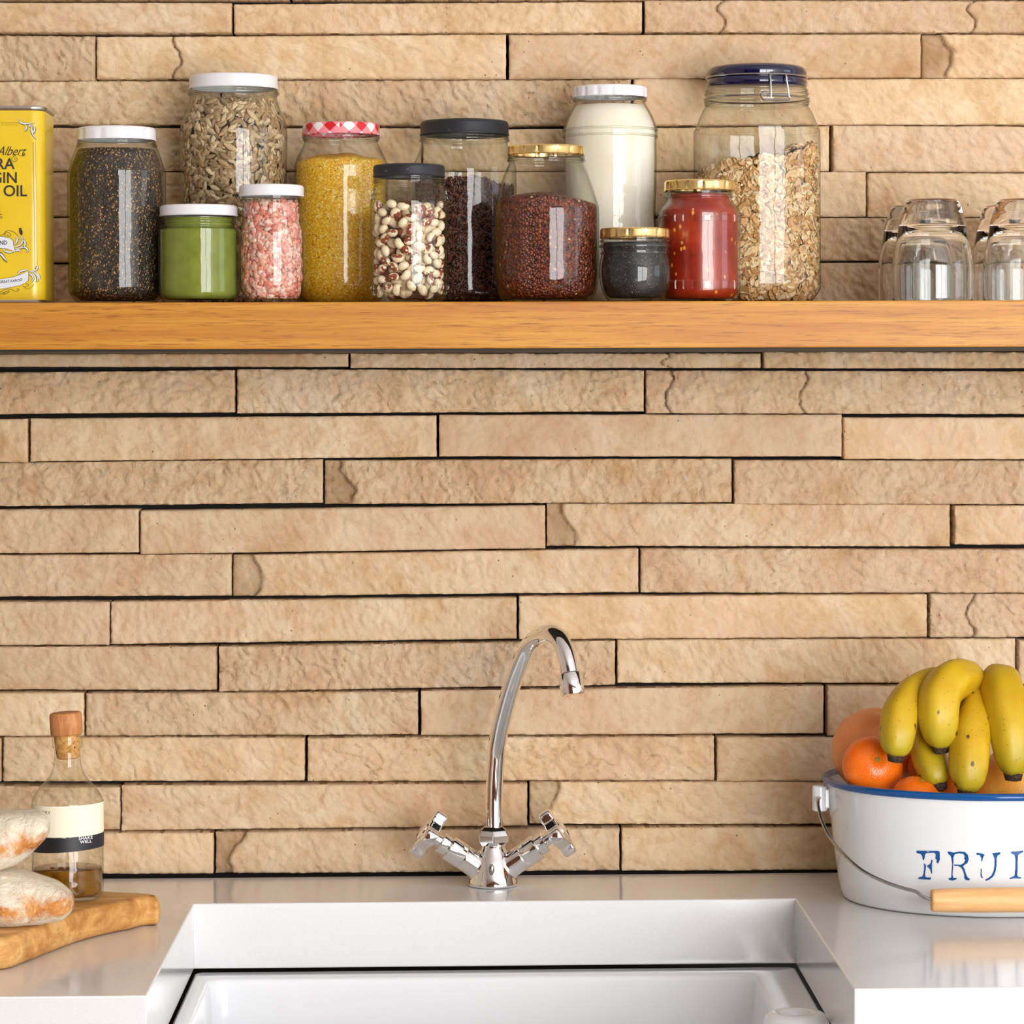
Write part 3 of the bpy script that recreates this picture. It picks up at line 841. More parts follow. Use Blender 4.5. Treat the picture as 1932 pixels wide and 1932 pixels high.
# raised brick pattern in the glass, two bands
for (ya_, yb_, rws) in ((358, 379, 2), (538, 559, 2)):
    m = MB()
    for rw in range(rws):
        y0 = ya_ + (yb_ - ya_) * rw / rws + 1.2; y1 = ya_ + (yb_ - ya_) * (rw + 1) / rws - 1.2
        for q in range(26):
            t0 = 2 * math.pi * (q + .5 * rw + .08) / 26; t1 = 2 * math.pi * (q + .5 * rw + .92) / 26
            if math.sin((t0 + t1) / 2) > .35: continue
            loop = []
            for (tt, yy) in ((t0, y0), (t1, y0), (t1, y1), (t0, y1), (t0, y0)):
                z_ = j.z(yy); r_ = inner_r(j, z_, -.0002); loop.append((j.X + r_ * math.cos(tt), j.Y + r_ * math.sin(tt), z_))
            m.tube(loop, .0006, 6, cap=False)
    m.build('embossed_band', M['glass'], j.t)


def bean_mat():
    x = NT('bean_skin', .3, 0, .45); v = x.obj(); s = x.n('ShaderNodeSeparateXYZ', {'Vector': v})
    oi = x.n('ShaderNodeObjectInfo').outputs['Random']
    off = x.n('ShaderNodeCombineXYZ', {'X': x.math('MULTIPLY', oi, 9), 'Y': x.math('MULTIPLY', oi, 3)}).outputs[0]
    n = x.noise(x.n('ShaderNodeVectorMath', {0: v, 1: off}, operation='ADD').outputs[0], 190, 3, .5, .8)
    fld = x.math('ADD', x.math('MULTIPLY', s.outputs[1], 230), x.math('MULTIPLY', x.math('SUBTRACT', n, .5), 2.2))
    c = x.mix(x.ramp(fld, [(.40, 0), (.47, 1)]), lin(238, 222, 190), lin(140, 70, 44))
    d = x.n('ShaderNodeVectorMath', {0: v, 1: (0, .0042, 0)}, operation='DISTANCE').outputs['Value']
    c = x.mix(x.ramp(x.math('MULTIPLY', d, 100), [(.11, 1), (.15, 0)]), c, lin(246, 236, 216))
    x.col(c); return x.m


def bean_shape():
    V, Fq = ellipsoid(16, 12, .0059, .0044, .0040); V = V.copy()
    V[:, 1] -= .0011 * np.exp(-(V[:, 0] / .0032) ** 2) * (V[:, 1] > 0) * (V[:, 1] / .0044)
    V[:, 1] -= .0007 * (V[:, 0] / .0059) ** 2 * -1
    return V, Fq


bV, bF = bean_shape(); M['bean'] = bean_mat()
bme = np_mesh('bean', bV, bF, [M['bean']])
ztb = j.z(384); zlo = STOP + .0095
pts = []
tries = 0
while tries < 9000:
    tries += 1
    t = RNG.uniform(-2.0, 2.0) - math.pi / 2; z = RNG.uniform(zlo, ztb - .001)
    r = inner_r(j, z, .0062) - RNG.random() * .0012
    p = np.array([j.X + r * math.cos(t), j.Y + r * math.sin(t), z])
    if all(np.linalg.norm((p - q[0]) * np.array([1, 1, 1.08])) > .0088 for q in pts): pts.append((p, t))
bean_label = 'cream bean with a red-brown eye patch, in the jar with the brickwork pattern'
for i, (p, t) in enumerate(pts):
    o = bpy.data.objects.new('bean', bme); COL.objects.link(o); o.location = p
    nor = Vector((math.cos(t), math.sin(t), 0)); tx = nor.cross(Vector(RNG.normal(0, 1, 3))).normalized(); ty = nor.cross(tx)
    mt = Matrix((tx, ty, nor)).transposed()       # long axis along the glass
    spin = Matrix.Rotation(RNG.uniform(0, 2 * math.pi), 3, 'X'); o.rotation_euler = (mt @ spin).to_euler()
    k = RNG.uniform(.86, 1.0); o.scale = (k, k, k)
    tag(o, bean_label, 'bean', 'beans showing through the brickwork-pattern jar')
f = lambda a, b: ztb - .004
bd = scatter_mesh(j, f, (bV, bF), 230, .95, [(1, 1, 1)], .013, .006, 1.0, ang=3.1, topn=40)
V_, F_, C_ = bd; C_[:] = [lin(222, 200, 164) if (i // len(bV)) % 3 else lin(136, 74, 50) for i in range(len(V_))]
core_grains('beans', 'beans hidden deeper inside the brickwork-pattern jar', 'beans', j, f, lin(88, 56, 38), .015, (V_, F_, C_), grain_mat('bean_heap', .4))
# --- quinoa
j = make_jar('red_quinoa_jar', 'broad-shouldered glass jar of tiny red-brown grains with a gold lid', 1031, -.185,
             [(566, 78), (560, 88), (548, 95), (525, 99.5), (510, 100), (450, 100), (400, 100), (390, 99), (380, 96), (350, 87), (325, 78), (312, 72), (306, 71), (302, 72.6), (298, 71), (292, 70.5)],
             (294, 276, 73.6, M['gold'], ('lug', 14)))
zt = j.z(363); f = lambda a, b: zt - .004 * (a * a + b * b) / .0016 - (max(0, a) * .14 if a > 0 else -a * .02)
make_fill(j, 'red_quinoa', 'tiny glossy red-brown round grains in the broad gold-lidded jar', 'grain', f,
          speck('red_quinoa_grain', [(0, lin(88, 34, 20)), (.3, lin(110, 44, 24)), (.6, lin(132, 58, 32)), (.92, lin(164, 86, 52)), (.985, lin(220, 180, 130))], 430, .32, 1.0, .0016), rough=.001)
# --- flour
j = make_jar('flour_jar', 'tall white-lidded glass jar of cream flour, standing between the gold lids', 1152, -.07,
             [(567, 70), (558, 82), (545, 87), (440, 87), (400, 85), (360, 86.5), (300, 87.5), (264, 87.3), (258, 88.5), (245, 88.5), (235, 86), (220, 80), (205, 72), (198, 68), (193, 66), (189, 67.7), (184, 66)],
             (185, 164, 71.7, M['white_lid'], ('lug', 16)))
zt = j.z(200)
x = NT('flour', .95, 0, .1); n = x.noise(x.mapv(x.obj(), (1, 1, .6)), 14, 4, .6, .8); x.col(x.ramp(n, [(.35, lin(228, 219, 200)), (.6, lin(244, 239, 228))])); x.bump(x.noise(x.obj(), 250, 3), .1, .0005)
make_fill(j, 'flour', 'pale cream flour filling the tall jar at the back', 'flour', lambda a, b: zt, x.m)
# --- poppy
j = make_jar('poppy_seed_jar', 'smallest gold-lidded glass jar, holding black poppy seeds, in front of the flour', 1198, -.21,
             [(566, 50), (560, 57), (545, 64), (525, 67.5), (510, 68.3), (500, 67.5), (486, 65), (478, 63.3), (472, 64), (466, 65.8), (462, 65), (456, 64), (449, 64.5)],
             (450, 431, 66.9, M['gold'], ('lug', 14)))
zt = j.z(458)
make_fill(j, 'poppy_seeds', 'fine blue-black poppy seeds in the smallest jar', 'seeds', lambda a, b: zt,
          speck('poppy', [(0, lin(16, 17, 20)), (.4, lin(28, 29, 33)), (.75, lin(46, 47, 52)), (.95, lin(104, 102, 100))], 1000, .5, .5, .0005))
# --- tomato
j = make_jar('tomato_relish_jar', 'gold-lidded glass jar of red tomato relish, standing before the oats', 1320, -.165,
             [(565, 68), (560, 73), (552, 75.5), (540, 76.6), (470, 76.8), (405, 77), (396, 75), (388, 69), (381, 63), (376, 60.5), (372, 61.6), (368, 60.5), (360, 60.5)],
             (361.5, 341, 67.8, M['gold'], ('lug', 16)))
zt = j.z(368)
x = NT('tomato_relish_red', .3, 0, .5); n = x.noise(x.obj(), 32, 5, .6, .7); c = x.ramp(n, [(.3, lin(120, 24, 10)), (.55, lin(150, 40, 16)), (.75, lin(176, 64, 26))])
sp = x.vor(x.mapv(x.obj(), (1, 1, .7)), 130).outputs; c = x.mix(x.math('MULTIPLY', x.ramp(sp['Distance'], [(.15, 1), (.2, 0)]), x.ramp(x.n('ShaderNodeSeparateColor', {'Color': sp['Color']}).outputs[0], [(.0, 0), (.42, 1)], 'CONSTANT')), c, lin(232, 150, 62)); x.col(c)
make_fill(j, 'tomato_relish', 'orange-red tomato relish with pale seeds in the gold-lidded jar', 'relish', lambda a, b: zt, x.m)
for (ya_, yb_) in ((407, 421), (530, 548)):
    m = MB()
    for q in range(28):
        t0 = 2 * math.pi * (q + .06) / 28; t1 = 2 * math.pi * (q + .94) / 28
        if math.sin((t0 + t1) / 2) > .3: continue
        loop = []
        for (tt, yy) in ((t0, ya_), (t1, ya_), (t1, yb_), (t0, yb_)):
            z_ = j.z(yy); loop.append((j.X + inner_r(j, z_, 0) * math.cos(tt), j.Y + inner_r(j, z_, 0) * math.sin(tt), z_))
        tc = (t0 + t1) / 2; lo = np.array(loop); cen = lo.mean(0); outv = np.array([math.cos(tc), math.sin(tc), 0])
        top = [cen + (p - cen) * .72 + outv * .0011 for p in lo]
        m.add([*lo, *top], [(0, 1, 5, 4), (1, 2, 6, 5), (2, 3, 7, 6), (3, 0, 4, 7), (4, 5, 6, 7)])
    m.build('embossed_band', M['glass'], j.t, smooth=False)
# --- oats
gl = M['glass']
j = make_jar('oat_clip_jar', 'largest glass jar, square-bodied with a blue lid and wire clip, holding oats', 1428.5, -.0645,
             [(566, 98, 2.35), (560, 110, 2.35), (548, 117, 2.35), (530, 119, 2.35), (400, 119, 2.35), (260, 119, 2.35), (248, 117.5, 2.3), (235, 113, 2.25), (215, 105, 2.15), (204, 98.5, 2.2), (200, 96.5, 2), (195, 97.8, 2), (188, 97.8, 2), (184, 95.5, 2), (178, 96.8, 2), (172, 95, 2), (166, 94, 2), (160, 94, 2)])
x = NT('blue_glass_lid', .06, 0, .5, lin(10, 14, 58)); x.b.inputs['Transmission Weight'].default_value = .15; x.b.inputs['Coat Weight'].default_value = .6; M['blue'] = x.m
pr = j.prof([(166, 93), (164, 96), (158, 95.8), (151, 94.5), (149, 93), (146.5, 93.2), (143.5, 94.2), (138, 94.6), (132, 92.5), (128.5, 88), (126, 80), (124.5, 60), (125, .2)]); pr[0] = (pr[0][0], j.z(166))
m = MB(); m.lathe([(a, b) for a, b in pr], j.c, 80, cap0=True); m.build('lid', M['blue'], j.t, angle=60)


def ringpts(j, y, hw, n=72, t0=0, t1=2 * math.pi):
    return [(j.X + hw * j.s * math.cos(t0 + (t1 - t0) * i / n), j.Y + hw * j.s * math.sin(t0 + (t1 - t0) * i / n), j.z(y)) for i in range(n + 1)]


def front(j, u, v, hw):
    """a point of the jar's front at a given radius"""
    dx = at(u, v, j.Y - hw * j.s)[0] - j.X; r = hw * j.s
    return (j.X + dx, j.Y - math.sqrt(max(r * r - dx * dx, 0)), at(u, v, j.Y - r)[2])


m = MB(); m.tube(ringpts(j, 147.6, 95.2), .00085, 8, cap=False); m.tube(ringpts(j, 187, 98.6), .00085, 8, cap=False); m.build('wire_band', M['steel'], j.t)
m = MB()
c1 = [front(j, 1451, 147, 96), front(j, 1453, 140, 99), front(j, 1454, 150, 101), front(j, 1454.6, 170, 102), front(j, 1455, 182, 101)]
c2 = [front(j, 1487, 147, 96), front(j, 1484, 140, 99), front(j, 1486, 152, 101), front(j, 1489, 170, 102), front(j, 1490.5, 182, 101)]
m.tube(catmull(c1, 4), .0009, 8); m.tube(catmull(c2, 4), .0009, 8)
lp = [front(j, a, b, 101) for a, b in ((1447, 173), (1440, 174), (1436.5, 180), (1440, 187), (1450, 188.5), (1470, 188.5), (1488, 187.5), (1492, 183), (1490, 179))]
m.tube(catmull(lp, 5), .0009, 8)
m.tube([front(j, a, 178.5, 100) for a in (1448, 1460, 1475, 1492)], .0014, 8)
m.build('wire_clip', M['steel'], j.t)
z_l, z_r = j.z(338), j.z(268)
def f(a, b):
    k = (a + .05) / .105; k = min(1, max(0, k))
    z = z_l + (z_r - z_l) * (k ** .85)
    z -= .006 * math.exp(-((a - .011) / .008) ** 2)
    return z - .1 * max(0, b + .02) + .0015 * math.sin(a * 260) - .12 * max(0, -b - .03) * (1 - k)
fl = ellipsoid(8, 4, .0036, .0027, .0005, 0, .0006)
cols = [lin(224, 188, 138), lin(232, 204, 160), lin(214, 174, 122), lin(238, 216, 178), lin(200, 154, 100), lin(222, 192, 146), lin(184, 138, 84)]
d1 = scatter_mesh(j, f, fl, 6400, 1.0, cols, .0028, .005, 1.0, topn=1000, ang=1.85, jitter=.3)
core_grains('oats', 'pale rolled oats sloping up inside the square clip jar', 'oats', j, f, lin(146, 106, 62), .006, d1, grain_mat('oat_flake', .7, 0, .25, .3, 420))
rais = ellipsoid(8, 6, .0055, .004, .0035)
for (u, v, w_) in ((1433, 291, 0), (1417, 333, 1), (1388, 336, 2)):
    p = at(u, v, -.098 if w_ else -.09); zz = f(p[0] - j.X, p[1] - j.Y)
    V, Fq = rais; V = V * (1 + RNG.normal(0, .08, (len(V), 1)))
    me = np_mesh('raisin', V, Fq, [plain('raisin', lin(46, 34, 36), .45)]); o = bpy.data.objects.new('raisin', me); COL.objects.link(o); o.location = (p[0], p[1], zz + .0015); o.rotation_euler = (0, .3 * w_, w_)
    tag(o, ['dark raisin uppermost on the oats, at the hollow of the slope', 'dark raisin on the oat slope, between the other two raisins', 'dark raisin lowest on the oat slope, above the relish lid'][w_], 'raisin', 'raisins among the oats')

# ------------------------------------------------------------------ oil tin
TY = -.2
tr_ = at(79, 400, TY)[0]; tw = .098; td = .08
ztin = at(40, 199.5, TY)[2]; rc = .012
cxm, cym = tr_ + .002 - tw / 2, TY + td / 2
tin = thing('olive_oil_tin', (cxm, cym, STOP), 'yellow printed olive oil tin at the left end of the shelf', 'tin')
x = NT('yellow_tin', .3, 0, .5, lin(222, 190, 44)); x.b.inputs['Coat Weight'].default_value = .3; n = x.noise(x.obj(), 30, 2); x.col(x.ramp(n, [(.3, lin(216, 182, 30)), (.7, lin(224, 192, 38))])); M['yellow'] = x.m
def tinring(g, z): return ringz(rrect(cxm - tw / 2 + g, cxm + tw / 2 - g, cym - td / 2 + g, cym + td / 2 - g, max(.002, rc - g), 10), z)
zb = STOP + .0005
MB().rings([tinring(.0006, zb + .003), tinring(0, zb + .006), tinring(0, ztin - .006), tinring(.0006, ztin - .0035)]).build('tin_body', M['yellow'], tin, angle=60)
tm = plain('tin_plate', (.55, .53, .48, 1), .28, 1)
m = MB(); m.rings([tinring(.0004, ztin - .0042), tinring(-.0008, ztin - .003), tinring(-.001, ztin - .001), tinring(-.0004, ztin), tinring(.0012, ztin), tinring(.002, ztin - .003)]); m.build('top_rim', tm, tin)
m = MB(); m.rings([tinring(.0012, zb), tinring(-.0004, zb + .0004), tinring(-.0008, zb + .0018), tinring(.0004, zb + .0034)]); m.build('bottom_rim', tm, tin)
m = MB(); m.lathe([(.016, 0), (.016, .006), (.015, .008), (.0002, .008)], (cxm - .01, cym + .01, ztin - .004), 28, cap0=False); m.build('pour_cap', plain('yellow_cap', lin(214, 178, 30), .4), tin)
ink = plain('black_ink', lin(36, 28, 18), .5); silver = plain('silver_ink', lin(214, 218, 224), .4); grey = plain('grey_ink', lin(120, 122, 128), .4)


def tp(u, v, lift=.0004): return tuple(at(u, v, TY - lift))


def flatpoly(m, pts, lift, mi=0):
    fs = fill_poly(pts); top = [tp(a, b, lift) for a, b in pts]; m.add(top, fs, mi)


def strip(m, pts, wid, lift, mi=0, k=5, taper=False):
    """a printed line of given width in photograph pixels"""
    P2 = catmull([(a, b) for a, b in pts], k); n_ = len(P2); L, R_ = [], []
    for i in range(n_):
        d = P2[min(i + 1, n_ - 1)] - P2[max(i - 1, 0)]; d = d / (np.linalg.norm(d) + 1e-9); nn = np.array([-d[1], d[0]])
        ww = wid * (math.sin(math.pi * (i + .6) / (n_ + .2)) if taper else 1) / 2
        L.append(P2[i] + nn * ww); R_.append(P2[i] - nn * ww)
    m.add([tp(*p, lift) for p in L] + [tp(*p, lift) for p in R_], [(i, i + 1, n_ + i + 1, n_ + i) for i in range(n_ - 1)], mi)


def tintext(m, body, u0, v0, cap, shear=0, align='RIGHT', rot=0, mi=0, spacing=1, bold=0, lift=.0005, xs=1):
    """words whose baseline ends (or starts) at pixel (u0, v0), capitals cap pixels high"""
    vs, fs = text_mesh(body, 1, shear, spacing, align, bold); k = cap / .69
    ca_, sa = math.cos(rot), math.sin(rot)
    m.add([tp(u0 + k * (a * xs * ca_ + b * sa), v0 - k * (b * ca_ - a * xs * sa), lift) for a, b, _ in vs], fs, mi)


m = MB()
for body, u, v, cp in (('EXTRA', 27.5, 319, 20.5), ('VIRGIN', 33.5, 345, 20), ('OLIVE OIL', 51, 370, 20.5)):
    tintext(m, body, u, v, cp, bold=.012, xs=.97)
tintext(m, 'Albert', 46, 293, 17, shear=.55, bold=-.004, xs=.82)
strip(m, [(36, 293), (44, 294), (47, 291), (46, 289)], .9, .0005)
sp_ = [(30, 293), (24, 296), (22, 301), (26, 305), (31, 304), (33, 300), (30, 297.5), (27.5, 300), (29, 302)]
strip(m, sp_, .7, .0005)
for ch, u, v, r in (('T', 0.5, 402, .9), ('E', 3, 408.5, 1.05), ('D', 4.5, 415, 1.2)): tintext(m, ch, u - 1, v - 2, 4.4, align='LEFT', rot=-r)
for a in range(0, 33, 3): strip(m, [(2 + a, 236.3), (3.8 + a, 235)], .6, .0005, k=1)
strip(m, [(1, 232), (36, 232)], .5, .0005, k=1)
for v in range(268, 506, 3):
    t = (v - 268) / 238; u = 62.6 + 3.6 * t
    strip(m, [(u - .7, v), (u + .7, v + 1.9)], .9, .0005, k=1)
strip(m, [(67.3, 268), (70.5, 505)], .4, .0005, k=1)
strip(m, [(0, 444), (6, 443), (12, 436), (20, 435.5), (28, 439), (34, 445)], .8, .0005)
strip(m, [(12, 446), (9, 442), (13, 438.5), (18, 440), (20.5, 444), (17, 446.5), (14, 444.5), (16, 442.5)], .8, .0005)
strip(m, [(43, 539), (47, 543), (53, 545), (60, 541.5), (64, 536)], .7, .0005); strip(m, [(46, 540), (51, 541), (54, 538), (52, 535.5), (49, 537)], .7, .0005)
strip(m, [(0, 552), (10, 546), (22, 546), (27, 549), (33, 549.5), (36, 546.5), (33.5, 544.5), (31.5, 547)], .8, .0005)
strip(m, [(0, 556), (9, 551), (18, 549), (12, 554), (6, 555), (9, 551.5)], .8, .0005)
# owl-like silhouette on the scroll
flatpoly(m, [(35.2, 430), (36.5, 430.4), (39.5, 430), (40.8, 429.4), (40.4, 432), (42.3, 435), (43, 440), (41.5, 444.5), (39, 443), (36.8, 439.5), (36, 435.5), (36.2, 432)], .0005)
m.build('printed_lettering', ink, tin, smooth=False)
m = MB()
R1 = [(-25, 446), (0, 446.5), (10, 447.5), (19, 450), (24.5, 454.5), (25, 462), (27, 469), (28.5, 475.5), (22, 472), (12, 469), (0, 468), (-25, 468)]
R2 = [(-25, 529), (0, 527), (20, 524), (38, 519), (48, 514), (52.5, 511.5), (53.5, 520), (53.2, 528), (48, 533.5), (38, 538), (20, 542), (0, 545), (-25, 547)]
def outset(P_, d):
    c = np.mean(P_, 0); return [tuple(np.array(p) + d * (np.array(p) - c) / (np.linalg.norm(np.array(p) - c) + 1e-6)) for p in P_]
for rb, wd in ((R1, 0), (R2, 1)):
    m = MB(); flatpoly(m, outset(rb, .9), .0005, 1); flatpoly(m, rb, .0007, 0); rbo = m.build('printed_ribbon', [silver, ink], tin, smooth=False)
    m = MB()
    if wd == 0: tintext(m, 'BLEND', 13.7, 461.5, 7.4, bold=.02, lift=.0009, xs=.9)
    else:
        vs, fs = text_mesh('GREAT KAROO', 1, 0, 1.05, 'RIGHT', .015); k = 4.6 / .69
        m.add([tp(42 + k * .9 * a, 529.5 - k * b - .17 * k * .9 * a - .0012 * (k * a) ** 2, .0009) for a, b, _ in vs], fs)
    m.build('ribbon_lettering', ink, rbo, smooth=False)
leafs = [[[(26, 462), (31, 458), (33, 451), (29, 447)], [(27, 467), (36, 464), (42, 457), (42, 449), (38, 446)], [(28, 472), (38, 468), (47, 467), (53, 472), (50, 477)], [(28, 474), (36, 472), (39, 476)], [(41, 452), (47, 456), (47, 464), (43, 467)], [(6, 468), (10, 474), (20, 476), (27, 475)]],
         [[(53, 516), (60, 519), (63, 526), (60, 533)], [(53, 512), (63, 513), (70, 520), (72, 528), (68, 533)], [(60, 511), (68, 510), (71, 504), (69, 503)], [(34, 520), (38, 513), (47, 510), (52, 510)], [(70, 516), (74, 521), (75, 527)]],
         [[(35.5, 224), (38, 230), (45, 233.5), (54, 233), (66, 233)], [(48, 235), (50, 241), (48, 246), (47, 243)], [(59, 236), (60, 245), (62, 253), (69, 264)], [(62, 236), (66, 242), (64, 250), (62, 246)], [(54, 235), (57, 238), (60, 236)]]]
for grp in leafs:
    m = MB()
    for lf in grp: strip(m, lf, 4.6, .0006, 1, taper=True); strip(m, [(a - .3, b - .4) for a, b in lf], 2.9, .0008, 0, taper=True)
    m.build('printed_scroll', [silver, ink], tin, smooth=False)
m = MB()
flatpoly(m, [(0, 475), (5, 478), (10, 485), (13.7, 496), (7, 491), (2, 484), (-6, 478)], .0005, 1); flatpoly(m, [(0, 477), (5, 480), (10, 487), (12.2, 493), (6, 487), (0, 480)], .0007, 0)
m.build('printed_horn', [silver, ink], tin, smooth=False)

# ------------------------------------------------------------------ tumblers
def tumbler(cx, Y, label):
    j = Jar(cx, Y); t = thing('glass_tumbler', (j.X, Y, STOP), label, 'tumbler', 'upturned glass tumblers at the shelf end')
    s = .192 / 1000 * 0 + np.dot(at(1760, 450, -.19) - CAM, _a) / F      # one size for all four
    H = lambda y: STOP + .0004 + (565.5 - y) * s * 1.0
    o_ = [(74.5, 565.5), (75.8, 564), (76.5, 545), (76.5, 505), (75, 488), (72, 470), (68.5, 452), (65, 432), (62.5, 414), (59.5, 405), (56.5, 395), (52, 382), (48.5, 376), (44, 373), (38, 372.2), (20, 373.5), (.2, 374.2)]
    i_ = [(73.2, 565.5), (73, 545), (73, 505), (71.5, 488), (68, 468), (64, 450), (59, 436), (51, 427), (40, 423), (20, 421.5), (.2, 421)]
    R = []
    P2 = [(a * s, H(b)) for a, b in reversed(i_)] + [(a * s, H(b)) for a, b in o_]
    m = MB(); m.lathe(smooth_prof(P2, 3), (j.X, Y, 0), 96, cap0=True, cap1=True)
    b = m.build('tumbler_glass', M['tumbler'], t, angle=180); return t


tumbler(1759.5, -.19, 'upturned clear glass tumbler fully in view, in front beside the oat jar')
tumbler(1729.5, -.085, 'upturned clear tumbler half hidden behind the fully visible one')
tumbler(1931, -.19, 'upturned clear tumbler in front, cut off by the edge of the photo')
tumbler(1904, -.085, 'upturned clear tumbler showing between the two front ones, at the back')

# ------------------------------------------------------------------ tap
TBY = -.086; tb = atz(930.3, 1671, ZT); TBY = tb[1]; tx = tb[0]; ts = np.dot(tb - CAM, _a) / F
tap = thing('kitchen_tap', (tx, TBY, ZT), 'chrome mixer tap with a swan-neck spout behind the sink', 'tap')
m = MB()
m.lathe([(.0229, .0002), (.0231, .002), (.0226, .004), (.0212, .009), (.019, .016), (.0165, .023), (.0135, .03), (.0112, .036), (.0104, .0402)], (tx, TBY, ZT), 48)
an = math.radians(34.5)
for s in (-1, 1):
    d = np.array([s * math.cos(an), -.10, math.sin(an)]); d /= np.linalg.norm(d); p0 = np.array([tx, TBY, ZT + .0085])
    m.tube([p0 + d * t for t in (0.004, .012, .02, .028, .0346)], [.0128, .0126, .0122, .0119, .0117], 28)
o = m.build('tap_body', M['chrome'], tap)
b = o.modifiers.new('weld', 'REMESH'); b.mode = 'VOXEL'; b.voxel_size = .0007; b.use_smooth_shade = True
b = o.modifiers.new('fair', 'SMOOTH'); b.iterations = 22; b.factor = .6
for s in (-1, 1):
    d = np.array([s * math.cos(an), -.10, math.sin(an)]); d /= np.linalg.norm(d); p0 = np.array([tx, TBY, ZT + .0085])
    hnd = MB(); q = lambda t: p0 + d * t
    hnd.tube([q(.0335), q(.0345), q(.0350), q(.0495), q(.0503), q(.0504)], [.0112, .0119, .0122, .0122, .0116, .009], 32)
    hnd.tube([q(.0500), q(.0508), q(.0585), q(.0592)], [.0094, .0098, .0098, .009], 32)
    hnd.tube([q(.058), q(.068)], [.0058, .0058], 24)
    va = hnd.build('valve', M['chrome'], tap, angle=35)
    up = np.cross(d, np.array([0, 1.0, 0])); up /= np.linalg.norm(up); si = np.cross(up, d)
    R = []
    for (t, sc) in ((.0665, .90), (.0672, .97), (.0685, 1), (.0768, 1), (.0780, .97), (.0786, .90)):
        ring = []
        for i in range(96):
            ph = 2 * math.pi * i / 96; c4 = math.cos(4 * ph)
            r = .0156 + .0086 * (1 / (1 + math.exp(-c4 * 5 + .2))); ring.append(q(t) + r * sc * (math.cos(ph) * up + math.sin(ph) * si))
        R.append(ring)
    hh = MB(); hh.rings(R); hb = hh.build('handle', M['chrome'], tap, angle=45)
    cp_ = MB(); cp_.tube([q(.0784), q(.0796), q(.0802)], [.0105, .0102, .009], 32); cp_.build('handle_cap', M['chrome'], hb)
# hexagonal nut and spout
m = MB(); R = []
zn = lambda y: float(at(932, y, TBY)[2])
for (r, y) in ((.0108, 1595), (.0128, 1594), (.0155, 1587), (.0155, 1575), (.0128, 1566), (.0092, 1559.5), (.0088, 1559)):
    R.append([(tx + .0005 + r * math.cos(math.pi / 3 * i + math.pi / 6 + .0) / (1 if r > .013 else .96), TBY + r * math.sin(math.pi / 3 * i + math.pi / 6), zn(y)) for i in range(6)])
m.rings(R).build('spout_nut', M['chrome'], tap, smooth=False, bevel=.0009)
sp = [(932, 1562), (932, 1500), (934.5, 1445), (938, 1405), (948, 1356), (966, 1292), (990, 1232), (1011, 1206), (1035, 1195), (1053, 1203), (1064, 1222), (1071, 1246), (1075, 1270)]
P3 = []
for u, v in sp:
    fr = max(0, (u - 932) / 143); P3.append(at(u, v, TBY - .105 * fr))
P3 = catmull(P3, 7)
MB_ = MB(); MB_.tube(P3, .0083, 28); spout = MB_.build('spout', M['chrome'], tap, angle=60)
e = P3[-1]; m = MB()
dn = np.array(P3[-1]) - np.array(P3[-4]); dn /= np.linalg.norm(dn)
E0 = np.array(e)
m.tube([E0 - dn * .0006, E0, E0 + dn * .0008, E0 + dn * .018, E0 + dn * .0193, E0 + dn * .0196, E0 + dn * .017], [.0085, .0102, .0108, .0108, .0104, .0088, .0082], 32)
m.build('aerator', M['chrome'], spout, angle=40)
ip = at(927.5, 1641, TBY - .0195); m = MB()
V, Fq = ellipsoid(14, 10, .0052, .0026, .0016); V = np.stack([V[:, 1], V[:, 2], V[:, 0]], -1)
m.add(V + np.array(ip), [tuple(r) for r in Fq]); m.build('temperature_mark', plain('mark_grey', (.35, .35, .36, 1), .15, 1), tap)

# ------------------------------------------------------------------ board, bread, bottle
ZB = ZT + .0255
outl = [(-420, 1835), (-150, 1832), (0, 1827.5), (50, 1814), (100, 1794), (150, 1775), (205, 1760), (250, 1751), (276, 1744)]
bot = [atz(u, v, ZT + .002)[:2] for u, v in outl]
def bp(u, Y, z): return at(u, 1690, Y)[:2]
topb = [bp(u, Y, ZB) for u, Y in ((297, -.281), (302, -.270), (290, -.260), (264, -.253), (230, -.248), (190, -.240), (140, -.232), (60, -.222), (-100, -.21), (-420, -.205))]
pl = [np.array(p) for p in bot] + [np.array(p) for p in topb]
ring0 = [np.array(p) for p in catmull(pl + [pl[0]], 5)[:-1]]
cen = np.mean(ring0, 0)
def shrink(d, z, wob=0):
    out = []; n_ = len(ring0)
    for i in range(n_):
        t = ring0[(i + 1) % n_] - ring0[i - 1]; t /= np.linalg.norm(t) + 1e-9; nn = np.array([-t[1], t[0]])
        p = ring0[i] + nn * d; out.append((p[0], p[1], z))
    return out
# outline runs with the inside on its left
m = MB(); R = []
for d, z in ((.006, .0004), (.003, .0012), (.0008, .004), (0, .009), (.0, .0155), (.0008, .020), (.0025, .0235), (.0045, .0251), (.0065, .0255)):
    R.append(shrink(d, ZT + z))
m.rings(R); o = m.build('cutting_board', M['board'], origin=(float(cen[0]), float(cen[1]), ZT), angle=70)
tag(o, 'thick rounded olive wood cutting board on the worktop under the bread', 'cutting board')


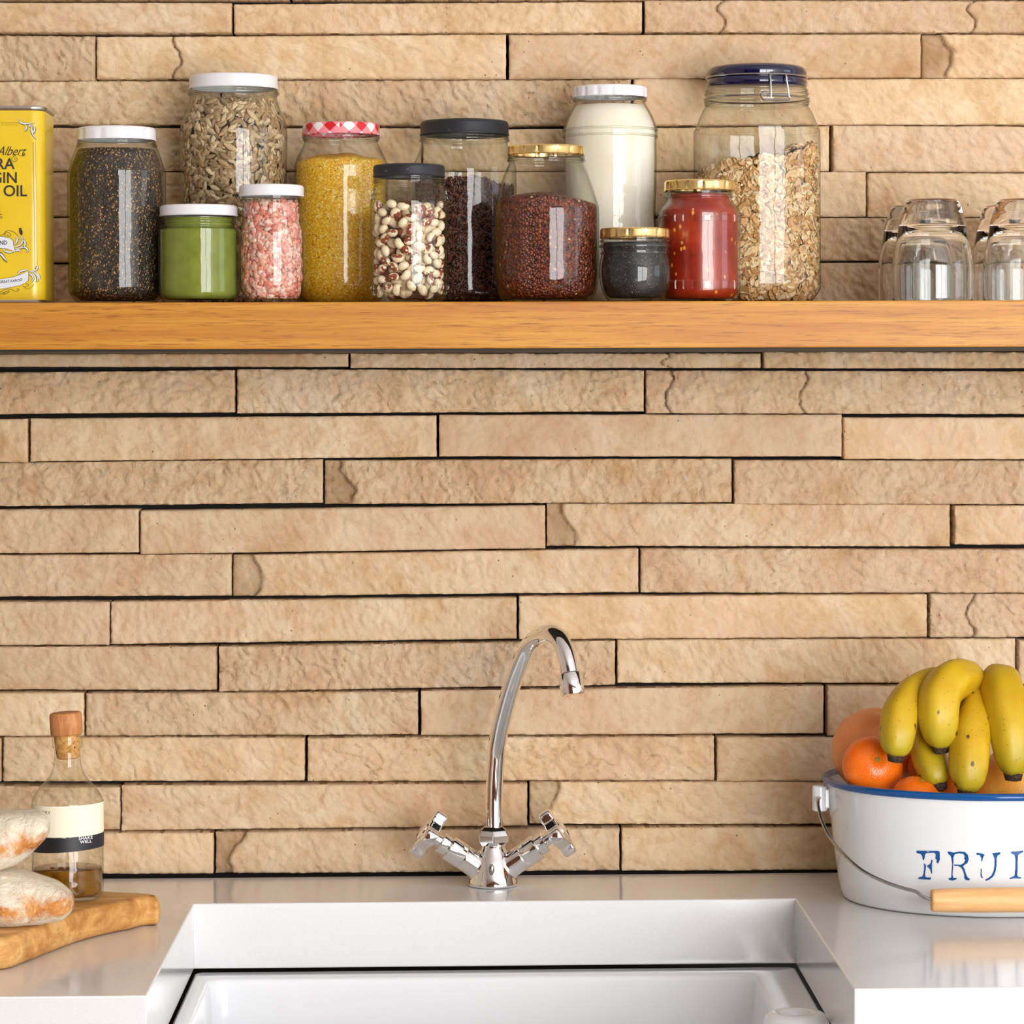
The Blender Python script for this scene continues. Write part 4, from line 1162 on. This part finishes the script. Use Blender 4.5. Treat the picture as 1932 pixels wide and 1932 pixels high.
def bread_mat():
    x = NT('floury_crust', .92, 0, .12); v = x.obj(); s = x.n('ShaderNodeSeparateXYZ', {'Vector': v})
    n1 = x.noise(v, 38, 7, .68, .9); n2 = x.noise(v, 150, 5, .7, .6)
    band = x.math('SUBTRACT', 1.0, x.math('ABSOLUTE', x.math('MULTIPLY', x.math('ADD', s.outputs[2], .005), 80)))
    fld = x.math('ADD', x.math('MULTIPLY', band, .5), x.math('MULTIPLY', x.math('SUBTRACT', n1, .5), 1.9))
    crust = x.ramp(x.noise(v, 70, 5, .65, .5), [(.3, lin(176, 96, 44)), (.55, lin(214, 148, 82)), (.75, lin(228, 180, 120))])
    c = x.mix(x.ramp(fld, [(.10, 0), (.42, 1)]), x.ramp(n2, [(.3, lin(222, 206, 180)), (.6, lin(238, 228, 208))]), crust)
    c = x.mix(x.ramp(n2, [(.52, 0), (.7, .6)]), c, lin(238, 228, 210))
    ck = x.noise(x.mapv(v, (1, 1, 1)), 34, 5, .6, 1.4, noise_type='RIDGED_MULTIFRACTAL')
    cm = x.math('MULTIPLY', x.ramp(ck, [(.72, 0), (.98, .9)]), x.ramp(x.noise(v, 22, 2), [(.42, 0), (.58, 1)]))
    c = x.mix(cm, c, lin(150, 116, 84))
    x.col(c); h = x.math('SUBTRACT', n1, x.math('MULTIPLY', cm, .5)); p = x.bump(h, 1.0, .006); x.bump(n2, .7, .0016, p)
    return x.m


M['bread'] = bread_mat()


def loaf(name, label, axis, hz, hy, seed):
    """axis: points (u, v, Y); hz, hy: half height and half depth in metres at those points"""
    C_ = [at(u, v, Y) for u, v, Y in axis]; k = 8
    Cc = catmull(C_, k); Hz = [float(p[0]) for p in catmull([(h, 0) for h in hz], k)]; Hy = [float(p[0]) for p in catmull([(h, 0) for h in hy], k)]
    R = []; n_ = 40
    for i, c in enumerate(Cc):
        ring = []
        for q in range(n_):
            t = 2 * math.pi * q / n_; ct, st = math.cos(t), math.sin(t); p = 2.5
            kk = (abs(ct) ** p + abs(st) ** p) ** (-1 / p)
            nz = 1 + .10 * (fbm(np.array([c[0] * 60 + ct * 1.6 + seed]), np.array([st * 1.6 + c[0] * 20]), seed)[0] - .5)
            ring.append((c[0], c[1] + Hy[i] * kk * ct * nz, c[2] + Hz[i] * kk * st * nz))
        R.append(ring)
    m = MB(); m.rings(R); cc = np.mean(Cc, 0)
    zmin = min(p[2] for r in R for p in r)
    o = m.build(name, M['bread'], origin=(float(cc[0]), float(cc[1]), float(cc[2])), angle=180)
    return tag(o, label, 'bread')


loaf('bread_loaf', 'floury ciabatta loaf lying on the cutting board, underneath the other loaf',
     [(139, 1702, -.42), (136, 1703, -.42), (122, 1703, -.415), (95, 1699, -.41), (50, 1695, -.41), (0, 1692, -.41), (-80, 1690, -.41), (-180, 1692, -.41), (-250, 1694, -.41), (-262, 1695, -.41)],
     [.002, .0065, .0125, .0172, .0212, .0236, .0245, .022, .012, .003], [.003, .012, .024, .034, .042, .046, .048, .044, .024, .004], 4)
loaf('bread_loaf', 'floury ciabatta loaf resting on top of the other loaf, before the oil bottle',
     [(93, 1559, -.42), (91, 1560, -.42), (78, 1562, -.415), (52, 1572, -.41), (20, 1581, -.41), (-20, 1587, -.41), (-90, 1590, -.41), (-180, 1590, -.41), (-240, 1590, -.41), (-250, 1590, -.41)],
     [.002, .006, .0125, .019, .0225, .0238, .024, .022, .012, .003], [.003, .012, .022, .032, .04, .045, .046, .042, .024, .004], 9)

jb = Jar(128, -.285, ZB); jb.cx = 128; pb = at(128, 1690, -.285); jb.X = float(pb[0]); jb.s = float(np.dot(pb - CAM, _a) / F); jb.c = (jb.X, jb.Y, 0)
bt = thing('oil_bottle', (jb.X, jb.Y, ZB), 'clear glass oil bottle with a wooden stopper on the board behind the bread', 'bottle')
rows = [(1688, 58), (1684, 65), (1679, 67), (1640, 67), (1560, 67), (1520, 67), (1509, 66), (1497, 61), (1487, 54), (1477, 45), (1468, 37), (1460, 31.5), (1450, 28), (1440, 26), (1430, 24.5), (1418, 24), (1411, 25), (1409, 28), (1400, 28.5), (1389, 28.5), (1386, 27), (1385, 24)]
pr = smooth_prof(jb.prof([(a, b, 2) for a, b in rows])); pr = [(a, max(b, jb.z0), c) for a, b, c in pr]; jb.pr = pr
m = MB(); m.lathe(pr, jb.c, 72, cap1=False); m.build('glass_body', thin_glass('bottle_glass', (.95, .945, .90, 1), (.40, .42, .36, 1)), bt, angle=60)
base_g = MB(); base_g.lathe([(62 * jb.s, jb.z0 + .0006), (66 * jb.s, jb.z0 + .003), (66 * jb.s, jb.z(1672)), (60 * jb.s, jb.z(1669)), (.0005, jb.z(1672))], jb.c, 56)
x = NT('stopper_beech', .6, 0, .3); n = x.noise(x.mapv(x.obj(), (40, 40, 8)), 8, 4, .6, .4); x.col(x.ramp(n, [(.35, lin(176, 112, 64)), (.65, lin(206, 144, 92))])); M['beech'] = x.m
ax_ = np.array([-.055, 0, 1.0]); ax_ /= np.linalg.norm(ax_); p0 = np.array([jb.X - 1 * jb.s, jb.Y, jb.z(1386)])
m = MB(); m.tube([p0 + ax_ * t for t in (0, .001, .0165, .0185, .0192)], [.0128, .0137, .0139, .0132, .0115], 40)
st_ = m.build('stopper', M['beech'], bt, angle=50)
x = NT('cork', .85, 0, .2); n = x.noise(x.obj(), 260, 4, .6); c = x.ramp(n, [(.35, lin(170, 116, 58)), (.6, lin(214, 166, 98))]); c = x.mix(x.ramp(x.noise(x.obj(), 420, 2), [(.62, 0), (.68, .9)]), c, lin(84, 40, 22)); x.col(c)
m = MB(); m.tube([p0 - ax_ * t for t in (-.0005, .005, .015, .0195, .0205)], [.0112, .0110, .0101, .0095, .0075], 32); m.build('cork', x.m, st_, angle=50)
# paper label and the tilted band
def cyl(u, v, lift):
    r = 67 * jb.s + lift; p = at(u, v, jb.Y - r); dx = max(-r * .999, min(r * .999, p[0] - jb.X)); yy = jb.Y - math.sqrt(r * r - dx * dx)
    return (jb.X + dx, yy, at(u, v, yy)[2])
def wrap(m, top, bot, lift, a0=-math.pi * .95, a1=math.pi * .05, n=48, tilt=0):
    r = 67 * jb.s + lift; ztp, zbt = jb.z(top), jb.z(bot); R0, R1 = [], []
    for i in range(n + 1):
        a = a0 + (a1 - a0) * i / n; dx = r * math.cos(a)
        R0.append((jb.X + dx, jb.Y + r * math.sin(a), zbt + tilt * dx)); R1.append((jb.X + dx, jb.Y + r * math.sin(a), ztp + tilt * dx))
    k = n + 1; m.add(R0 + R1, [(i, i + 1, k + i + 1, k + i) for i in range(n)])
m = MB(); wrap(m, 1513, 1571, .0003, -math.pi * 1.1, math.pi * .1, tilt=.02); lb = m.build('paper_label', plain('cream_paper', lin(240, 234, 210), .8), bt)
m = MB(); wrap(m, 1573, 1599, .0005, -math.pi * 1.5, math.pi * .5, 72, tilt=.06); bd_ = m.build('black_band', plain('black_band', lin(28, 29, 34), .5), bt)
def cyltext(m, body, u, v, cap, slope, lift, xs=.9, bold=.0):
    vs, fs = text_mesh(body, 1, 0, 1.08, 'CENTER', bold); k = cap / .69
    m.add([cyl(u + k * a * xs, v - k * b + slope * k * a, lift) for a, b, _ in vs], fs)
m = MB(); cyltext(m, 'SHAKE', 160, 1583.5, 5.6, -.10, .0009, .95, .02); cyltext(m, 'WELL', 160.5, 1590.5, 5.6, -.10, .0009, .95, .02); m.build('band_lettering', plain('white_print', lin(226, 226, 228), .6), bd_, smooth=False)
m = MB(); cyltext(m, 'TORY', 82, 1536.5, 6.5, .04, .0007, 1.0); m.build('label_lettering', plain('green_print', lin(112, 122, 98), .7), lb, smooth=False)
# oil
x = NT('chilli_oil', .05, 0, .5, lin(128, 84, 18)); n = x.noise(x.obj(), 60, 4, .6); x.col(x.ramp(n, [(.35, lin(96, 54, 10)), (.6, lin(150, 104, 26))])); x.b.inputs['Transmission Weight'].default_value = .35
ro = 64 * jb.s
m = MB(); m.lathe([(ro * .9, ZB + .004), (ro, ZB + .007), (ro, jb.z(1637)), (ro * .97, jb.z(1636)), (.0005, jb.z(1636))], jb.c, 56)
tag(m.build('chilli_oil', x.m, origin=(jb.X, jb.Y, ZB + .004), angle=50), 'amber oil with chilli flakes left in the bottom of the bottle', 'oil', kind='stuff')
m = MB(); fk = ellipsoid(6, 4, .0022, .0014, .0006)
for (u, v) in ((116, 1626), (118, 1629), (130, 1625.5), (101, 1627)):
    p = at(u, v, jb.Y); m.add(fk[0] + np.array([p[0], jb.Y - .008, jb.z(1636) + .0006]), [tuple(r) for r in fk[1]])
tag(m.build('chilli_flakes', plain('chilli', lin(150, 58, 20), .5), origin=(jb.X, jb.Y, jb.z(1636))), 'chilli flakes floating on the oil in the bottle', 'chilli', kind='stuff')

# ------------------------------------------------------------------ fruit bucket
BC = atz(1864, 1707, ZT); bX = float(BC[0]); bs = float(np.dot(BC - CAM, _a) / F)
BYc = -.155; ry = .93
pc = at(1864, 1707, BYc); bX = float(pc[0]); bs = float(np.dot(pc - CAM, _a) / F)
r0 = 275 * bs; r1 = 304 * bs; zr = float(at(1864, 1469, BYc)[2])
bk = thing('enamel_bucket', (bX, BYc, ZT), 'white enamel bucket with a blue rim and blue lettering, full of fruit', 'bucket')
Hb = zr - ZT
def brad(z): return r0 + (r1 - r0) * ((z - ZT) / Hb) ** .8
out_ = [(r0 * .94, ZT + .001), (r0 * .985, ZT + .0006), (r0 * .998, ZT + .002), (r0, ZT + .004)]
for i in range(1, 15):
    z = ZT + .004 + (Hb - .004) * i / 14; rb = brad(z)
    if i in (10, ): rb *= 1.004
    out_.append((rb, z))
inn = [(r1 - .0015, zr), (r1 - .003, zr - .02), (r0 - .001, ZT + .012), (r0 - .006, ZT + .006), (.001, ZT + .005)]
enamel = plain('white_enamel', lin(226, 228, 230), .12, 0, .5)
m = MB(); m.lathe(out_ + inn, (bX, BYc, 0), 120, ay=ry); m.build('bucket_body', enamel, bk, angle=70)
blue = plain('blue_enamel', lin(10, 78, 142), .12, 0, .5)
m = MB(); R = []
for i in range(121):
    t = 2 * math.pi * i / 120; R.append((bX + (r1 + .0008) * math.cos(t), BYc + (r1 + .0008) * ry * math.sin(t), zr))
m.tube(R, .0033, 12, cap=False); m.build('rim', blue, bk)


def bucket_pt(u, v, lift=.0004):
    d = ray(u, v); t = 2.5; lo, hi = 2.0, 3.2
    for _ in range(60):
        t = (lo + hi) / 2; p = CAM + d * t; rr = brad(max(p[2], ZT)) + lift
        if ((p[0] - bX) / rr) ** 2 + ((p[1] - BYc) / (rr * ry)) ** 2 > 1: lo = t
        else: hi = t
    return tuple(CAM + d * t)


def L(pts): return [(1520 + a * .21325, 1430 + b * .21325) for a, b in pts]
letters = [
 [[(975, 832), (988, 820), (1080, 822), (1170, 822), (1186, 830), (1188, 900), (1172, 934), (1158, 925), (1160, 902), (1148, 890), (1152, 852), (1135, 838), (1070, 842), (1056, 856), (1054, 880), (1046, 905), (1036, 900), (1032, 868), (1016, 848), (990, 845)],
  [(1044, 930), (1062, 944), (1066, 962), (1062, 990), (1056, 1020), (1060, 1052), (1080, 1058), (1108, 1056), (1110, 1068), (1100, 1078), (1040, 1074), (998, 1072), (994, 1062), (1010, 1054), (1034, 1050), (1044, 1020), (1048, 985), (1050, 960)],
  [(1072, 956), (1100, 938), (1110, 922), (1112, 900), (1124, 906), (1118, 940), (1118, 980), (1120, 1020), (1112, 1024), (1104, 990), (1090, 975)]],
 [[(1255, 832), (1270, 828), (1310, 838), (1360, 828), (1410, 832), (1436, 858), (1444, 895), (1432, 930), (1404, 948), (1392, 960), (1406, 980), (1414, 1010), (1428, 1050), (1452, 1070), (1450, 1084), (1420, 1082), (1404, 1064), (1404, 1035), (1394, 1000), (1376, 970), (1350, 956), (1314, 954), (1314, 942), (1370, 946), (1400, 930), (1412, 905), (1402, 890), (1410, 870), (1396, 850), (1356, 844), (1320, 852), (1308, 880), (1308, 920), (1304, 980), (1300, 1030), (1306, 1060), (1340, 1062), (1332, 1076), (1300, 1086), (1268, 1078), (1264, 1064), (1290, 1058), (1292, 1010), (1298, 940), (1290, 890), (1284, 866), (1262, 848)]],
 [[(1508, 848), (1520, 838), (1560, 846), (1584, 856), (1570, 880), (1562, 916), (1556, 916), (1554, 880), (1540, 858), (1516, 858)], [(1552, 975), (1560, 990), (1556, 1020), (1562, 1045), (1570, 1060), (1560, 1064), (1548, 1040), (1550, 1005)],
  [(1650, 842), (1690, 838), (1720, 834), (1724, 852), (1700, 862), (1690, 890), (1690, 950), (1682, 1000), (1664, 1046), (1630, 1074), (1596, 1088), (1588, 1078), (1610, 1066), (1646, 1040), (1664, 1000), (1672, 950), (1672, 890), (1660, 860)]],
 [[(1814, 834), (1830, 828), (1870, 828), (1920, 820), (1928, 832), (1900, 846), (1880, 860), (1876, 920), (1876, 990), (1872, 1040), (1884, 1052), (1908, 1056), (1908, 1066), (1876, 1068), (1846, 1066), (1808, 1072), (1804, 1062), (1830, 1052), (1850, 1044), (1856, 980), (1858, 900), (1850, 858), (1826, 848)]],
 [[(1990, 828), (2100, 826), (2200, 828), (2206, 890), (2192, 890), (2180, 850), (2112, 846), (2110, 950), (2114, 1050), (2150, 1058), (2150, 1072), (2060, 1072), (2060, 1058), (2090, 1050), (2094, 950), (2092, 846), (2020, 850), (2004, 892), (1990, 890)]]]
for nm, polys in zip('FRUIT', letters):
    m = MB()
    for pgon in polys:
        P2 = L(pgon); m.add([bucket_pt(a, b) for a, b in P2], fill_poly(P2))
    m.build('lettering', blue, bk, smooth=False)
# ears, bail and grip
for sgn in (-1, 1):
    ex = bX + sgn * (r1 + .0065); ze = zr - .0175
    m = MB(); m.tube([(ex, BYc, ze + .0125), (ex, BYc, ze - .0105)], .0068, 20)
    m.box((min(ex, ex - sgn * .009), BYc - .0045, ze - .008), (max(ex, ex - sgn * .009), BYc + .0045, ze + .010))
    m.build('handle_ear', enamel, bk, bevel=.0015, angle=40)
hp = [(1549, 1505, -.155), (1544, 1508, -.168), (1544, 1522, -.178), (1552, 1552, -.195), (1568, 1583, -.215), (1590, 1610, -.24), (1625, 1641, -.268), (1665, 1662, -.288), (1705, 1676, -.302), (1728, 1682, -.308), (1742, 1692, -.312), (1762, 1699, -.314)]
left = catmull([at(*p) for p in hp], 5)
mx = 2 * bX
right = [np.array((mx - p[0], p[1], p[2])) for p in reversed(left)]
m = MB(); m.tube(left + right, .0016, 10); m.build('bail', M['steel'], bk)
gx0 = float(at(1757, 1699, -.314)[0]); gx1 = mx - gx0; gz = float(left[-1][2]); gy = -.314
x = NT('grip_wood', .5, 0, .35); n = x.noise(x.mapv(x.obj(), (3, 30, 30)), 5, 4, .6, .5); x.col(x.ramp(n, [(.35, lin(222, 168, 108)), (.65, lin(236, 192, 136))]))
m = MB(); gl_ = gx1 - gx0
m.tube([(gx0 + gl_ * t, gy, gz) for t in (0, .004, .02, .12, .3, .5, .7, .88, .98, .996, 1)], [.0086, .0093, .0097, .0102, .0105, .0106, .0105, .0102, .0097, .0093, .0086], 32); m.build('grip', x.m, bk, angle=50)


# ------------------------------------------------------------------ fruit
def citrus_mat(name, c1, c2, scale=700, rough=.32):
    x = NT(name, rough, 0, .5); v = x.obj(); n = x.noise(v, 30, 3, .5)
    c = x.ramp(n, [(.3, c1), (.7, c2)]); vo = x.vor(v, scale).outputs['Distance']
    c = x.mix(1.0, c, x.ramp(vo, [(.0, .86), (.35, 1)]), 'MULTIPLY'); x.col(c); x.bump(x.ramp(vo, [(0, 0), (.5, 1)]), .35, .0006)
    x.b.inputs['Subsurface Weight'].default_value = .08; x.b.inputs['Subsurface Radius'].default_value = (.006, .002, .001)
    return x.m


def citrus(name, label, cat, u, v, Y, ru, flat, mat, tilt=(0, 0, 0), group=None, scarat=None):
    p = at(u, v, Y); s = np.dot(p - CAM, _a) / F; r = ru * s
    V, Fq = ellipsoid(48, 32, 1, 1, 1); V = np.stack([V[:, 1], V[:, 2], V[:, 0]], -1)
    rho = np.hypot(V[:, 0], V[:, 1]); V = V.copy()
    V[:, 2] *= flat; V[:, 2] -= np.sign(V[:, 2]) * .07 * np.exp(-(rho / .2) ** 2)
    V *= r * (1 + .02 * (fbm(V[:, 0] * 2 + 7, V[:, 2] * 2 + V[:, 1], int(u)) - .5))[:, None]
    me = np_mesh(name, V, Fq, [mat]); root = bpy.data.objects.new(name, None); COL.objects.link(root)
    root.location = p; root.rotation_euler = tilt; ROOT[root] = tuple(p); tag(root, label, cat, group)
    o = bpy.data.objects.new('peel', me); COL.objects.link(o); o.parent = root
    m = MB(); m.lathe([(.0022, 0), (.0026, .0006), (.0018, .0012), (.0003, .001)], (0, 0, 0), 10)
    bme_ = m.build('stem_scar', M['scar'], None); bme_.parent = root; bme_.location = (0, 0, r * (flat - .075))
    return root


M['scar'] = plain('stem_scar', lin(150, 130, 40), .7)
gfp = citrus_mat('pink_grapefruit', lin(236, 142, 80), lin(240, 160, 98), 620, .4)
gfy = citrus_mat('yellow_grapefruit', lin(240, 164, 62), lin(246, 182, 82), 620, .4)
mnd = citrus_mat('mandarin_peel', lin(236, 104, 12), lin(244, 124, 24), 620, .25)
citrus('grapefruit', 'pink-orange grapefruit behind the mandarin by the bucket rim', 'grapefruit', 1653, 1417, -.125, 84, .97, gfp, (.3, .2, 0))
citrus('grapefruit', 'yellow-orange grapefruit beneath the banana hand, beside the rim', 'grapefruit', 1922, 1496, -.18, 92, .95, gfy, (.2, -.3, 0))
citrus('mandarin', 'shiny mandarin resting on the blue rim before the grapefruit', 'mandarin', 1646, 1446, -.195, 58, .82, mnd, (1.15, .25, 0), 'mandarins in the bucket')
citrus('mandarin', 'mandarin low in the bucket between the rim and the banana tips', 'mandarin', 1731, 1507, -.232, 49, .85, mnd, (.3, .2, 0), 'mandarins in the bucket')
citrus('mandarin', 'shaded mandarin wedged deep behind the banana hand', 'mandarin', 1752, 1452, -.160, 41, .85, mnd, (.2, .4, 0), 'mandarins in the bucket')
citrus('mandarin', 'mandarin mostly hidden beneath the middle banana tips', 'mandarin', 1796, 1468, -.188, 42, .85, mnd, (.2, .1, 0), 'mandarins in the bucket')


def banana_mat():
    x = NT('banana_skin', .42, 0, .4); a = x.n('ShaderNodeSeparateColor', {'Color': x.attr('along').outputs['Color']}).outputs[0]; v = x.obj()
    n = x.noise(v, 30, 4, .5)
    c = x.ramp(n, [(.3, lin(190, 148, 16)), (.7, lin(208, 172, 32))])
    c = x.mix(x.ramp(a, [(0, .6), (.14, .45), (.32, .05), (.8, 0), (1, .5)]), c, lin(146, 150, 36))
    sp_ = x.vor(x.mapv(v, (1, 1, .6)), 85).outputs; sep = x.n('ShaderNodeSeparateColor', {'Color': sp_['Color']}).outputs[0]
    wob = x.math('ADD', sp_['Distance'], x.math('MULTIPLY', x.math('SUBTRACT', x.noise(v, 350, 3), .5), .22))
    dot = x.math('MULTIPLY', x.ramp(wob, [(.10, 1), (.16, 0)]), x.ramp(sep, [(0, 0), (.5, 1)], 'CONSTANT'))
    c = x.mix(x.math('MULTIPLY', dot, .9), c, lin(74, 46, 18))
    fine = x.vor(v, 300).outputs; s2 = x.n('ShaderNodeSeparateColor', {'Color': fine['Color']}).outputs[0]
    c = x.mix(x.math('MULTIPLY', x.ramp(fine['Distance'], [(.12, .8), (.2, 0)]), x.ramp(s2, [(0, 0), (.8, 1)], 'CONSTANT')), c, lin(110, 72, 22))
    c = x.mix(x.ramp(x.noise(v, 60, 5, .7), [(.6, 0), (.75, .35)]), c, lin(176, 122, 24))
    x.col(c); x.bump(x.noise(v, 90, 3), .15, .001); return x.m


M['banana'] = banana_mat()
tipm = NT('banana_tip', .8, 0, .2); n = tipm.noise(tipm.obj(), 500, 4, .7); tipm.col(tipm.ramp(n, [(.35, lin(30, 22, 18)), (.65, lin(84, 66, 54))])); tipm.bump(n, .8, .001); tipm = tipm.m
crown = at(1872, 1302, -.150)
bun = thing('banana_bunch', tuple(at(1838, 1420, -.20)), 'hand of five small ripe bananas lying over the citrus in the bucket', 'bananas')
BN = [([(1690, 1425, -.240), (1692, 1408, -.240), (1695, 1377, -.236), (1702, 1343, -.226), (1726, 1309, -.208), (1761, 1290, -.186), (1810, 1290, -.165)], 36),
      ([(1775, 1407, -.238), (1774, 1385, -.240), (1772, 1345, -.240), (1777, 1308, -.232), (1797, 1284, -.218), (1824, 1282, -.200), (1848, 1293, -.180)], 40),
      ([(1771, 1481, -.236), (1764, 1460, -.232), (1753, 1424, -.216), (1752, 1385, -.198), (1768, 1345, -.180), (1800, 1315, -.165), (1835, 1303, -.158)], 34),
      ([(1824, 1492, -.256), (1827, 1470, -.256), (1829, 1439, -.252), (1831, 1401, -.242), (1837, 1362, -.226), (1845, 1330, -.204), (1860, 1311, -.175)], 39),
      ([(1913, 1460, -.250), (1912, 1430, -.250), (1907, 1372, -.244), (1897, 1322, -.228), (1889, 1293, -.207), (1882, 1290, -.18), (1876, 1298, -.160)], 41)]
for bi, (cl, rp) in enumerate(BN):
    Pp = [at(*p) for p in cl] + [np.array(crown) + np.array([(bi - 2) * .003, 0, .002])]
    Pp = catmull(Pp, 8); n_ = len(Pp); s = float(np.dot(Pp[0] - CAM, _a) / F)
    rad = []; cl_ = []
    for i in range(n_):
        t = i / (n_ - 1)
        k = np.interp(t, [0, .02, .06, .13, .24, .4, .58, .74, .86, .95, 1], [.42, .46, .62, .82, .96, 1.0, .98, .86, .58, .34, .30]); rad.append(k * rp * s); cl_.append((t, 0, 0, 1))
    pent = lambda a: 1 + .042 * math.cos(5 * a + .6)
    m = MB(); m.tube(Pp, rad, 30, flat=pent, col=cl_)
    bo = m.build('banana', M['banana'], bun, angle=180, colname='along')
    d = Pp[0] - Pp[2]; d /= np.linalg.norm(d); m = MB()
    m.tube([Pp[0] - d * .002, Pp[0] - d * .0004, Pp[0] + d * .0026, Pp[0] + d * .0054, Pp[0] + d * .006], [rad[0] * 1.06, rad[0] * 1.1, rad[0] * 1.0, rad[0] * .9, rad[0] * .6], 14, flat=lambda a: 1 + .08 * math.sin(3 * a + bi) + .05 * math.sin(7 * a)); m.build('tip', tipm, bo, angle=60)
m = MB(); m.tube([np.array(crown) + np.array(q) for q in ((-.006, -.002, .001), (0, 0, .003), (.006, .006, .006), (.012, .016, .004))], [.007, .010, .0095, .007], 14); m.build('crown', tipm, bun)
